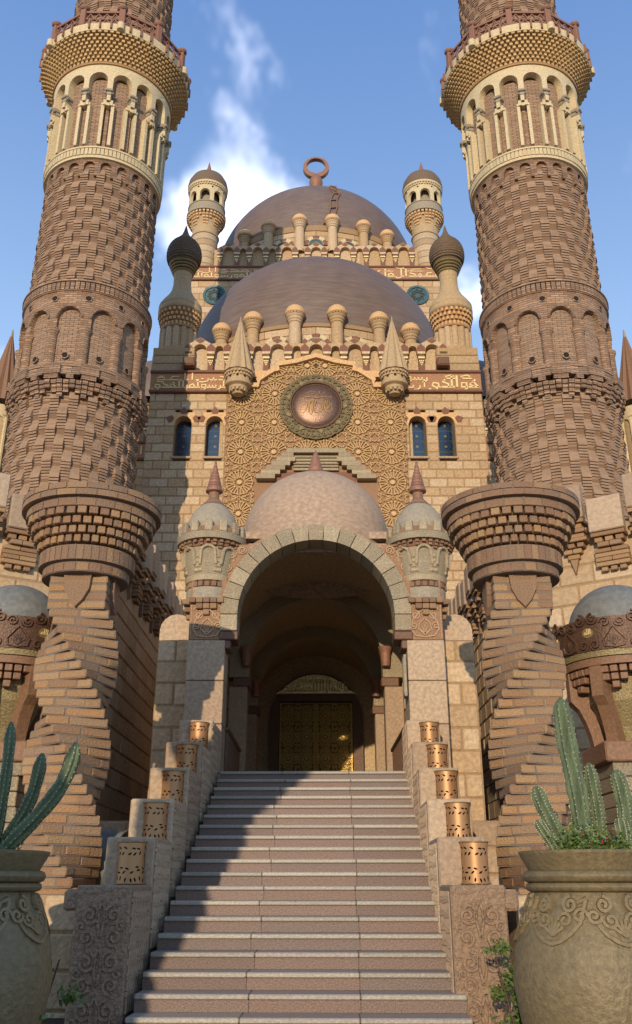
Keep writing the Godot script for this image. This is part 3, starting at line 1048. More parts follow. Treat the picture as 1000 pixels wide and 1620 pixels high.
	# the tall cream arcade under the balcony: sixteen bays
	var nb := MB.new()
	for row in 42:
		for k in 44:
			nb.rbox(1.735 + rng.randf_range(0, 0.008), TAU * (k + (0.5 if row % 2 else 0.0)) / 44, 18.7 + row * 0.07, Vector3(0.235, 0.062, 0.08), tone(0.74, 1.0))
	stuff(part(o, "arcade_brickwork", nb, "minaret_strand"))
	var ca := MB.new()
	var Rc := 1.98
	var cw := PI / 16 * Rc
	var cp := PackedVector2Array([Vector2(-cw, 21.0), Vector2(-cw, 22.05)])
	for i in range(1, 6): cp.append(Vector2(-cw + 2 * cw * i / 6.0, 22.05))
	cp.append_array(PackedVector2Array([Vector2(cw, 22.05), Vector2(cw, 21.0), Vector2(cw - 0.09, 21.0)]))
	for i in 13: cp.append(Vector2((cw - 0.09) * cos(PI * i / 12.0), 21.42 + (cw - 0.09) * sin(PI * i / 12.0)))
	cp.append(Vector2(-cw + 0.09, 21.0))
	ca.extrude(cp, -0.24, 0.0, drum(Rc), Color.WHITE)
	var cam := ca.mesh()
	var st := MB.new()
	for q in [-1, 1]:
		st.bx(q * 0.155 - 0.05, q * 0.155 + 0.05, 18.75, 20.35, 1.7, 1.92)
		st.bx(q * 0.10 - 0.05, q * 0.10 + 0.05, 20.35, 20.55, 1.7, 1.97)
		st.bx(q * 0.155 - 0.05, q * 0.155 + 0.05, 20.351, 20.45, 1.7, 1.94)
	st.bx(-0.06, 0.06, 20.50, 20.72, 1.7, 2.02)
	st.bx(-0.05, 0.05, 20.30, 20.42, 1.7, 2.0)
	var stm := st.mesh()
	var md := MB.new()
	md.bx(-0.05, 0.05, 18.75, 20.3, 1.7, 1.80)
	var mdm := md.mesh()
	var cpm := MB.new()
	cpm.cbox(shift(0, 20.80, 1.88), Vector3(0.16, 0.14, 0.3), 0.02)
	cpm.cbox(shift(0, 20.92, 1.9), Vector3(0.24, 0.1, 0.36), 0.02)
	for q in [-1, 1]: cpm.cbox(shift(q * 0.11, 20.83, 1.98), Vector3(0.08, 0.08, 0.1), 0.03)
	var cpmm := cpm.mesh()
	for k in 16:
		part(o, "cream_arch", cam, "cream", Transform3D(Basis(Vector3.UP, TAU * k / 16), Vector3.ZERO))
		var b2 := Basis(Vector3.UP, TAU * (k + 0.5) / 16)
		part(o, "stepped_strut", stm, "cream", Transform3D(b2, Vector3.ZERO))
		part(o, "mullion", mdm, "minaret", Transform3D(b2, Vector3.ZERO))
		part(o, "bracket_capital", cpmm, "greystone", Transform3D(b2, Vector3.ZERO))
	# flaring honeycomb under the balcony
	var hc := MB.new()
	var rows := 9
	for row in rows:
		var t := float(row) / (rows - 1)
		var r := 2.02 + 0.48 * t
		for k in 80:
			hc.rbox(r, TAU * (k + (0.5 if row % 2 else 0.0)) / 80, 22.2 + t * 0.78, Vector3(TAU * r / 80 * 0.55, 0.085, 0.16), tone(0.8, 1.0))
	stuff(part(o, "honeycomb_cornice", hc, "goldcut"))
	var fc := MB.new()
	fc.lathe([Vector2(1.74, 22.04), Vector2(2.03, 22.05), Vector2(2.03, 22.13), Vector2(1.92, 22.14), Vector2(2.40, 23.0), Vector2(2.5, 23.02)], 64, Color(0.6, 0.5, 0.42))
	part(o, "cornice_core", fc, "goldcut")
	var slab := MB.new()
	slab.lathe([Vector2(2.3, 23.0), Vector2(2.52, 23.01), Vector2(2.54, 23.3), Vector2(2.46, 23.36), Vector2(1.5, 23.36)], 64)
	part(o, "balcony_slab", slab, "cream")
	var post := MB.new()
	post.cbox(shift(0, 23.68, 2.44), Vector3(0.2, 0.75, 0.2), 0.02)
	post.lathe([Vector2(0.13, 24.05), Vector2(0.17, 24.1), Vector2(0.17, 24.17), Vector2(0.09, 24.22), Vector2(0.0, 24.24)], 10, Color.WHITE, false, Vector3(0, 0, 2.44))
	var pm := post.mesh()
	var pan := MB.new()
	var pw := 2.44 * sin(PI / 12) - 0.09
	var pz := 2.44 * cos(PI / 12)
	pan.bx(-pw, pw, 23.9, 23.99, pz - 0.05, pz + 0.05)
	pan.bx(-pw, pw, 23.38, 23.45, pz - 0.05, pz + 0.05)
	pan.bx(-pw, pw, 23.62, 23.66, pz - 0.03, pz + 0.03)
	for i in 4:
		var x0 := -pw + 2 * pw * i / 4.0
		var x1 := -pw + 2 * pw * (i + 1) / 4.0
		for yy in [[23.44, 23.64], [23.64, 23.90]]:
			pan.ridge(PackedVector2Array([Vector2(x0, yy[0]), Vector2((x0 + x1) / 2, yy[1]), Vector2(x1, yy[0])]), 0.05, 0.05, plane(shift(0, 0, pz - 0.025)), false, 0.0, Color.WHITE, 1.0)
	var panm := pan.mesh()
	var hook := MB.new()
	hook.bx(-0.025, 0.025, 23.05, 23.4, 2.52, 2.6)
	var hkm := hook.mesh()
	var spm := MB.new()
	spm.lathe([Vector2(0, 0), Vector2(0.12, 0.0), Vector2(0.12, 0.28), Vector2(0, 0.28)], 12, Color.WHITE, false, Vector3(0, 23.02, 2.56))
	var spmm := spm.mesh()
	for k in 12:
		var b := Basis(Vector3.UP, TAU * (k + 0.5) / 12)
		part(o, "railing_post", pm, "rail", Transform3D(b, Vector3.ZERO))
		var b2 := Basis(Vector3.UP, TAU * k / 12)
		part(o, "railing_panel", panm, "rail", Transform3D(b2, Vector3.ZERO))
		for q in [-0.14, 0.0, 0.14]: part(o, "hook", hkm, "rail", Transform3D(Basis(Vector3.UP, TAU * k / 12 + q), Vector3.ZERO))
		if k % 2 == 0: part(o, "water_spout", spmm, "cream", Transform3D(b, Vector3.ZERO))
	for ch in o.get_children():
		ch.position.y -= 0.0
	return o

func dome_mesh(r: float, y0: float, ry := -1.0, seg := 64, rows := 24, from := 0.0) -> MB:
	var p := []
	if ry < 0: ry = r
	for i in rows + 1:
		var a := from + (PI / 2 - from) * i / rows
		p.append(Vector2(r * cos(a), y0 + ry * sin(a)))
	p[-1].x = 0.0
	var m := MB.new()
	m.lathe(p, seg, Color.WHITE, true)
	return m


# one parapet bay: a wide and a narrow niche under a zigzag crest, on bracketed legs
func merlon_row(o: Node3D, count: int, u: float, y: float, z: float) -> void:
	var H := u
	var wide := MB.new()
	var nar := MB.new()
	var red := MB.new()
	var redn := MB.new()
	var wn := 0.175 * u
	var nn := 0.105 * u
	var wo := 0.285 * u
	var no := 0.215 * u
	var p := PackedVector2Array([Vector2(-wo, 0.60 * H), Vector2(-wo, 0.84 * H), Vector2(0, 1.03 * H), Vector2(wo, 0.84 * H), Vector2(wo, 0.60 * H), Vector2(wn, 0.60 * H)])
	for i in 11: p.append(Vector2(wn * cos(PI * i / 10.0), 0.655 * H + wn * sin(PI * i / 10.0)))
	p.append(Vector2(-wn, 0.60 * H))
	wide.extrude(p, -0.3, 0.0, plane(Transform3D()))
	p = PackedVector2Array([Vector2(-no, 0.60 * H), Vector2(-no, 0.84 * H), Vector2(0, 0.88 * H), Vector2(no, 0.84 * H), Vector2(no, 0.60 * H), Vector2(nn, 0.60 * H)])
	for i in 9: p.append(Vector2(nn * cos(PI * i / 8.0), 0.67 * H + nn * sin(PI * i / 8.0)))
	p.append(Vector2(-nn, 0.60 * H))
	nar.extrude(p, -0.28, 0.0, plane(Transform3D()))
	# red voussoirs: a diamond on the crown, pentagons over the legs
	red.extrude(PackedVector2Array([Vector2(-0.125 * u, 0.93 * H), Vector2(0, 0.845 * H), Vector2(0.125 * u, 0.93 * H), Vector2(0, 1.015 * H)]), 0, 0.012, plane(Transform3D()))
	var l := (wn + wo) / 2 + 0.012
	for q in [-1, 1]:
		red.extrude(PackedVector2Array([Vector2(q * wo - 0.105 * u, 0.605 * H), Vector2(q * wo + 0.103 * u, 0.605 * H), Vector2(q * wo + 0.103 * u, 0.73 * H), Vector2(q * wo, 0.845 * H), Vector2(q * wo - 0.105 * u, 0.74 * H)]), 0, 0.012, plane(Transform3D()))
	var leg := MB.new()
	leg.bx(-0.10 * u, 0.10 * u, 0.53 * H, 0.597 * H, -0.2, 0.03)
	var leg2 := MB.new()
	leg2.bx(-0.075 * u, 0.075 * u, 0.46 * H, 0.53 * H, -0.27, 0.0)
	leg2.bx(-0.07 * u, 0.07 * u, 0.06 * H, 0.46 * H, -0.27, -0.04)
	leg2.bx(-0.085 * u, 0.085 * u, 0.0, 0.06 * H, -0.2, -0.02)
	var leg3 := MB.new()
	leg3.bx(-0.085 * u, 0.085 * u, 0.40 * H, 0.455 * H, -0.06, 0.012)
	for r in 3:
		for c in 3 - r:
			leg3.bx((c - (2 - r) / 2.0) * 0.045 * u - 0.017 * u, (c - (2 - r) / 2.0) * 0.045 * u + 0.017 * u, (0.32 - r * 0.055) * H, (0.36 - r * 0.055) * H, -0.06, -0.025)
	var back := MB.new()
	back.bx(-0.5 * u, 0.5 * u, 0.0, 0.83 * H, -0.36, -0.26)
	var wm := wide.mesh()
	var nm := nar.mesh()
	var rm := red.mesh()
	var lm := leg.mesh()
	var l2 := leg2.mesh()
	var l3 := leg3.mesh()
	var bm := back.mesh()
	for i in range(-count, count + 1):
		var x := i * u
		part(o, "niche_back", bm, pick("sand"), shift(x, y, z))
		var w := part(o, "merlon", wm, pick("sand"), shift(x, y, z))
		part(w, "red_voussoirs", rm, "redstone")
		if i < count:
			part(o, "small_merlon", nm, pick("sand"), shift(x + 0.5 * u, y, z - 0.003))
		for q in [-1, 1]:
			var g := part(o, "bracket", l2, "redstone", shift(x + q * 0.285 * u, y, z))
			part(g, "impost", lm, "cream")
			part(g, "gilt_drops", l3, "gold")


# slender columns with mushroom caps that ring a dome
func pinnacle(o: Node3D, at: Vector3, s: float) -> void:
	if not cache.has("pin%s" % s):
		var a := MB.new()
		a.lathe([Vector2(0.30, 0), Vector2(0.30, 0.45), Vector2(0.285, 0.46), Vector2(0.285, 1.05), Vector2(0.27, 1.06), Vector2(0.27, 1.42), Vector2(0.32, 1.45), Vector2(0.32, 1.50), Vector2(0.30, 1.52), Vector2(0.35, 1.56), Vector2(0.36, 1.62), Vector2(0.33, 1.64), Vector2(0.39, 1.70), Vector2(0.40, 1.74)], 20)
		for k in 20: a.rbox(0.42, TAU * k / 20, 1.78, Vector3(0.07, 0.06, 0.1))
		cache["pin%s" % s] = a.mesh()
		var c := MB.new()
		c.lathe([Vector2(0.3, 1.80), Vector2(0.46, 1.81), Vector2(0.47, 1.86), Vector2(0.45, 1.95), Vector2(0.38, 2.08), Vector2(0.25, 2.18), Vector2(0.1, 2.22), Vector2(0, 2.23)], 20, Color.WHITE, true)
		cache["cap%s" % s] = c.mesh()
	var t := Transform3D(Basis().scaled(Vector3(s * 0.82, s, s * 0.82)), at)
	var p := part(o, "pinnacle", cache["pin%s" % s], pick("sand"), t)
	part(p, "pinnacle_cap", cache["cap%s" % s], "sandcut")


func round_window_drum(o: Node3D, cz: float, R: float, y0: float, y1: float, y2: float, s: float, angs: Array) -> void:
	var c := Vector3(0, 0, cz)
	var dr := MB.new()
	dr.lathe([Vector2(R - 0.08, y0), Vector2(R - 0.08, y1), Vector2(R + 0.02, y1 + 0.02), Vector2(R + 0.02, y2), Vector2(R - 1.2, y2 + 0.08)], 72, Color.WHITE, false, c)
	part(o, "drum_wall", dr, "mortar")
	var n := 36
	var rows := roundi((y1 - y0) / (0.31 * s))
	var rest := MB.new()
	for r in rows:
		for k in n:
			var a := TAU * (k + (0.5 if r % 2 else 0.0)) / n
			var y := y0 + (y1 - y0) * (r + 0.5) / rows
			var b := Basis(Vector3.UP, a)
			var t := Transform3D(b, c + b * Vector3(0, y, R - 0.09))
			t.origin.y = y
			var sz := Vector3(TAU * R / n - 0.02, (y1 - y0) / rows - 0.02, 0.16)
			if cos(a) > 0.45:
				part(o, "block", block(sz), pick("sand"), t)
			else: rest.box(t, sz, tone())
	stuff(part(o, "rear_blocks", rest, M["sand"][0]))
	for a in angs:
		var b := Basis(Vector3.UP, a)
		var t := Transform3D(b, c + b * Vector3(0, 0, R - 0.02))
		var w := 0.36 * s
		var yy := y1 - 0.85 * s
		var mp := plane(t)
		var g := MB.new()
		var gp := PackedVector2Array([Vector2(-w, yy - 1.2 * s), Vector2(w, yy - 1.2 * s)])
		for i in 13: gp.append(Vector2(w * cos(PI * i / 12.0), yy + w * sin(PI * i / 12.0)))
		g.extrude(gp, -0.1, 0.035, mp)
		var win := part(o, "drum_window", g, "teal")
		var rim := MB.new()
		rim.ridge(arc(0, yy, w * 0.98, 0, PI, 12), 0.07 * s, 0.06, mp, false, 0.02)
		rim.ridge(arc(0, yy, w * 0.5, 0, PI, 8), 0.03 * s, 0.04, mp, false, 0.02)
		part(win, "frame", rim, "greystone")
		for k in 5:
			var v := MB.new()
			var a0 := PI * k / 5.0 + 0.02
			var a1 := PI * (k + 1) / 5.0 - 0.02
			var vp := arc(0, yy, w * 1.04, a0, a1, 4)
			var vo := arc(0, yy, w * 1.5, a1, a0, 4)
			vp.append_array(vo)
			v.extrude(vp, -0.05, 0.07, mp)
			part(o, "voussoir", v, "redstone" if k % 2 == 0 else "cream")


func arched_window(o: Node3D, x: float, y0: float, y1: float, w: float, z: float) -> void:
	# the wall leaves a square hole; this fills its head and sets the glass back
	var r := w / 2
	var ys := y1 - r
	var hd := MB.new()
	var p := PackedVector2Array([Vector2(x + r + 0.1, ys), Vector2(x + r + 0.1, y1 + 0.14), Vector2(x - r - 0.1, y1 + 0.14), Vector2(x - r - 0.1, ys), Vector2(x - r, ys)])
	for i in range(1, 12): p.append(Vector2(x - r * cos(PI * i / 12.0), ys + r * sin(PI * i / 12.0)))
	p.append(Vector2(x + r, ys))
	hd.extrude(p, -0.5, 0.004, plane(shift(0, 0, z)))
	var win := part(o, "arched_window", hd, "sandcut")
	var zz := MB.new()
	for k in 3:
		var a := PI * (0.12 + 0.38 * k)
		var c := Vector2(x + (r + 0.2) * cos(a), ys + (r + 0.2) * sin(a))
		zz.extrude(PackedVector2Array([c + Vector2(0, 0.15).rotated(a - PI / 2), c + Vector2(0.14, 0.0).rotated(a - PI / 2), c + Vector2(0.09, -0.12).rotated(a - PI / 2), c + Vector2(-0.09, -0.12).rotated(a - PI / 2), c + Vector2(-0.14, 0).rotated(a - PI / 2)]), -0.1, 0.02, plane(shift(0, 0, z)))
	part(win, "red_voussoirs", zz, "redstone")
	var pane := QuadMesh.new()
	pane.size = Vector2(w + 0.04, y1 - y0 + 0.04)
	part(win, "pane", pane, "stained", shift(x, (y0 + y1) / 2, z - 0.40))
	var jamb := MB.new()
	for q in [-1, 1]: jamb.bx(x + q * (r - 0.05), x + q * r, y0, y1, z - 0.44, z - 0.36)
	jamb.bx(x - r, x + r, y0 - 0.001, y0 + 0.05, z - 0.44, z - 0.36)
	part(win, "frame", jamb, "iron")
	var sill := MB.new()
	sill.cbox(shift(x, y0 - 0.04, z - 0.12), Vector3(w + 0.12, 0.08, 0.34), 0.015)
	part(win, "sill", sill, "pink0")


func band(o: Node3D, x0: float, x1: float, y0: float, y1: float, z: float, texts: Array) -> void:
	var b := MB.new()
	b.bx(x0, x1, y0, y1, z - 0.3, z + 0.02)
	var bp := part(o, "inscription_band", b, "bandred")
	var tr := MB.new()
	tr.cbox(shift((x0 + x1) / 2, y1 - 0.04, z), Vector3(x1 - x0 + 0.04, 0.1, 0.2), 0.02)
	tr.cbox(shift((x0 + x1) / 2, y0 + 0.04, z), Vector3(x1 - x0 + 0.04, 0.1, 0.2), 0.02)
	part(bp, "moulding", tr, "banddark")
	var h := y1 - y0
	var l := MB.new()
	for t in texts:
		write_text(l, t[0], t[1], y0 + t[3] * h, t[2], h * t[4], plane(shift(0, 0, z + 0.02)), 0.62, 0.035)
	part(bp, "lettering", l, "gold")


func front_hall() -> void:
	var o := thing("front_hall", "sandstone entrance hall with star-patterned panel, round medallion and purple dome behind its crest", "building", Vector3(0, 3, -28))
	var b := -3.0
	var half := func(y: float) -> float: return 5.73 + 0.012 * (15.0 - y)
	# wall (y in the hall's own frame, 3 m above the ground)
	var wins := [[-4.53, 0.58], [-3.46, 0.58], [3.46, 0.58], [4.44, 0.58]]
	var spans := func(y: float) -> Array:
		var W: float = half.call(y)
		var cuts := []
		if y > 8.8: cuts.append([-3.06, 3.06])
		elif y < 4.7: cuts.append([-1.9, 1.9])
		if y > 11.73 and y < 13.38:
			for w in wins: cuts.append([w[0] - w[1] / 2, w[0] + w[1] / 2])
		cuts.sort_custom(func(p, q): return p[0] < q[0])
		var out := []
		var x := -W
		for c in cuts:
			out.append([x, c[0]])
			x = c[1]
		out.append([x, W])
		return out
	masonry(o, "block", Transform3D(), 0.0, 14.15, 0.32, spans, 0.58, "sand", 300, 4.4, 0.6)
	var body := MB.new()
	body.bx(-5.6, 5.6, -3.0, 14.8, -12.5, -0.62)
	body.bx(-3.3, 3.3, 8.0, 15.2, -0.7, -0.25)
	part(o, "body", body, "sandshade")
	for w in wins: arched_window(o, w[0], 11.73, 13.26, w[1], 0.0)
	band(o, -5.76, -2.4, 14.15, 15.0, 0.03, [["wdynAlxq", -2.55, 3.1, 0.57, 0.105], ["ArslrswlHbalhdY", -2.50, 3.2, 0.22, 0.115]])
	band(o, 2.4, 5.74, 14.15, 15.0, 0.03, [["hwAlDY", 5.65, 1.75, 0.24, 0.165], ["Arsl", 3.85, 1.15, 0.22, 0.115], ["rswlH", 3.9, 1.25, 0.58, 0.115], ["**", 5.5, 1.1, 0.40, 0.125], ["Al", 2.85, 0.4, 0.24, 0.19]])
	merlon_row(o, 3, 1.37, 15.0, 0.0)
	var back := MB.new()
	back.bx(-5.5, 5.5, 14.8, 15.05, -1.5, 0.0)
	part(o, "cornice_ledge", back, "sandcut")
	# ---- the star panel in its frame
	var poly := PackedVector2Array([Vector2(-3.05, 8.6), Vector2(3.05, 8.6), Vector2(3.05, 14.34), Vector2(2.0, 14.34), Vector2(2.0, 14.55), Vector2(1.78, 14.7), Vector2(1.5, 14.9), Vector2(1.35, 14.93), Vector2(1.35, 15.1), Vector2(0.7, 15.22), Vector2(0, 15.45), Vector2(-0.7, 15.22), Vector2(-1.35, 15.1), Vector2(-1.35, 14.93), Vector2(-1.5, 14.9), Vector2(-1.78, 14.7), Vector2(-2.0, 14.55), Vector2(-2.0, 14.34), Vector2(-3.05, 14.34)])
	var pn := MB.new()
	pn.extrude(poly, -0.3, 0.05, plane(Transform3D()))
	var panel := part(o, "star_panel", pn, "carvedred")
	var steps := func(p: Vector2) -> bool: return p.y < 12.0 - 0.0 and absf(p.x) < minf(1.05 + (12.0 - p.y) * 0.95, 2.05)
	var keep := func(p: Vector2) -> bool: return Geometry2D.is_point_in_polygon(p, poly) and Vector2(p.x, p.y - 13.55).length() > 1.22 and not steps.call(p)
	var s := 1.11
	for col in [-2.53, -1.42, -0.31, 0.31, 1.42, 2.53]:
		for row in range(-3, 7):
			var c := Vector2(col, 8.9 + row * s + 0.73)
			if c.y < 8.0 or c.y > 15.6: continue
			var m := MB.new()
			var xl: float = 0.0 if absf(col) < 0.5 else -9.0
			var k2 := func(p: Vector2) -> bool: return keep.call(p) and (xl < -1.0 or p.x * signf(col) >= 0.0)
			star_tile(m, c, s, plane(shift(0, 0, 0.05)), k2, 0.042, 0.07)
			if m.v.size() > 0: part(panel, "star_rosette", m, "goldcut")
	var fr := MB.new()
	fr.ridge(PackedVector2Array([Vector2(-3.05, 14.28), Vector2(-2.0, 14.28), Vector2(-2.0, 14.5), Vector2(-1.78, 14.68), Vector2(-1.5, 14.88), Vector2(-1.33, 14.91), Vector2(-1.33, 15.12), Vector2(-0.7, 15.24), Vector2(0, 15.47), Vector2(0.7, 15.24), Vector2(1.33, 15.12), Vector2(1.33, 14.91), Vector2(1.5, 14.88), Vector2(1.78, 14.68), Vector2(2.0, 14.5), Vector2(2.0, 14.28), Vector2(3.05, 14.28)]), 0.2, 0.2, plane(shift(0, 0.08, 0.03)), false, 0.0, Color.WHITE, 0.85)
	part(o, "panel_frame", fr, "sandcut")
	# ---- the stepped gilt hood above the portal dome
	for i in 7:
		var st := MB.new()
		var y := 11.88 - i * 0.155
		var x := 0.98 + i * 0.165
		if i == 0: st.bx(-x, x, y - 0.155, y, 0.0, 0.34)
		else:
			for q in [-1, 1]: st.bx(q * (x - 0.62 if i > 1 else x - 0.4), q * x, y - 0.155, y - 0.003, 0.0, 0.34 - 0.002 * i)
		part(o, "gilt_step", st, M["gilt"][i % 3])
	for i in 5:
		var lv := MB.new()
		lv.cbox(shift(0, 11.62 - i * 0.11, 0.14), Vector3(1.5, 0.085, 0.2 - i * 0.02), 0.015)
		part(o, "gilt_louvre", lv, M["gilt"][(i + 1) % 3])
	var lt := MB.new()
	lt.bx(-1.3, 1.3, 10.5, 11.1, 0.0, 0.12)
	part(o, "lintel", lt, "redstone")
	# ---- medallion
	var t := Transform3D(Basis(), Vector3(0, 13.55, 0.05))
	var fz := MB.new()
	var lobes := PackedVector2Array()
	for i in 96: lobes.append(Vector2(cos(TAU * i / 96), sin(TAU * i / 96)) * (1.23 + 0.035 * absf(sin(TAU * i / 96 * 9))))
	fz.extrude(lobes, 0, 0.14, plane(t))
	var med := part(o, "medallion_frame", fz, "discframe")
	var cv := MB.new()
	for k in 18:
		var a := TAU * k / 18
		var u := Vector2(cos(a), sin(a))
		var v := Vector2(-u.y, u.x)
		for q in [-1, 1]:
			var sp := PackedVector2Array()
			for p in spiral(0, 0, 0.075, 1.5, 0 if q > 0 else PI, q, 12): sp.append(u * (1.12 + p.y) + v * (p.x + 0.1 * q))
			cv.ridge(sp, 0.034, 0.055, plane(t), false, 0.14)
			var sq := PackedVector2Array()
			for p in spiral(0, 0, 0.06, 1.4, 0 if q > 0 else PI, -q, 10): sq.append(u * (0.965 + p.y) + v * (p.x + 0.07 * q))
			cv.ridge(sq, 0.03, 0.055, plane(t), false, 0.14)
		if k % 2 == 0:
			cv.extrude(PackedVector2Array([u * 0.9, u * 0.98 + v * 0.09, u * 1.1, u * 0.98 - v * 0.09]), 0.14, 0.19, plane(t), Color(1, 1, 1))
	part(med, "scrollwork", cv, "olive")
	var rimm := MB.new()
	var rp := []
	for j in 9: rp.append(Vector2(0.88 + 0.055 * cos(TAU * j / 8), 0.14 + 0.07 * sin(TAU * j / 8)))
	rimm.lathe(rp, 48, Color.WHITE, true)
	var tl := t * Transform3D(Basis(Vector3.RIGHT, PI / 2), Vector3(0, 0.03, 0))
	part(med, "rim", rimm, "bronze", tl)
	var dsc := MB.new()
	dsc.lathe([Vector2(0.86, 0.10), Vector2(0.8, 0.15), Vector2(0.65, 0.20), Vector2(0.45, 0.235), Vector2(0.2, 0.25), Vector2(0, 0.252)], 48, Color.WHITE, true)
	part(med, "disc", dsc, "disc", tl)
	var cal := MB.new()
	var zz := func(p: Vector3) -> Vector3:
		var r := Vector2(p.x, p.y).length()
		return t * Vector3(p.x, p.y + 0.03, 0.25 - 0.17 * pow(r / 0.86, 2.0) + p.z)
	for st in [
		[Vector2(0.52, 0.02), Vector2(0.55, -0.18), Vector2(0.44, -0.32), Vector2(0.32, -0.28), Vector2(0.28, -0.12), Vector2(0.33, 0.12)],
		[Vector2(0.45, 0.1), Vector2(0.47, -0.1), Vector2(0.40, -0.2), Vector2(0.36, -0.1), Vector2(0.39, 0.14)],
		[Vector2(0.2, 0.16), Vector2(0.22, -0.2), Vector2(0.1, -0.36), Vector2(-0.02, -0.32), Vector2(-0.06, -0.1), Vector2(0.0, 0.1)],
		[Vector2(-0.1, 0.14), Vector2(-0.12, -0.3), Vector2(-0.16, -0.42), Vector2(-0.24, -0.3), Vector2(-0.24, -0.05), Vector2(-0.18, 0.1)],
		[Vector2(-0.3, 0.05), Vector2(-0.34, -0.22), Vector2(-0.44, -0.34), Vector2(-0.56, -0.3), Vector2(-0.5, -0.1), Vector2(-0.42, -0.02)],
		[Vector2(-0.56, 0.2), Vector2(-0.3, 0.26), Vector2(0.05, 0.22), Vector2(0.3, 0.26), Vector2(0.56, 0.28)],
		[Vector2(-0.36, 0.4), Vector2(-0.18, 0.5), Vector2(0.0, 0.45), Vector2(-0.1, 0.36)], [Vector2(0.1, 0.5), Vector2(0.12, 0.36)], [Vector2(0.22, 0.46), Vector2(0.3, 0.4)]]:
		cal.ridge(PackedVector2Array(st), 0.075, 0.045, zz, false, 0.0, Color.WHITE, 0.5)
	part(med, "calligraphy", cal, "bronzegold")
	# ---- drum, pinnacles and dome
	round_window_drum(o, -6.8, 5.65, 15.0, 17.6, 17.78, 1.0, [0.0, 0.265, -0.265, 0.53, -0.53])
	for a in [0.134, 0.418, 0.67, 1.0, 1.4]:
		for q in [-1, 1]: pinnacle(o, Vector3(sin(a * q) * 5.85, 16.2, -6.8 + cos(a) * 5.85), 1.0)
	var dm := dome_mesh(5.6, 18.1)
	dm.lathe([Vector2(5.6, 17.6), Vector2(5.6, 18.1)], 64)
	part(o, "dome", dm, "dome", shift(0, 0, -6.8))


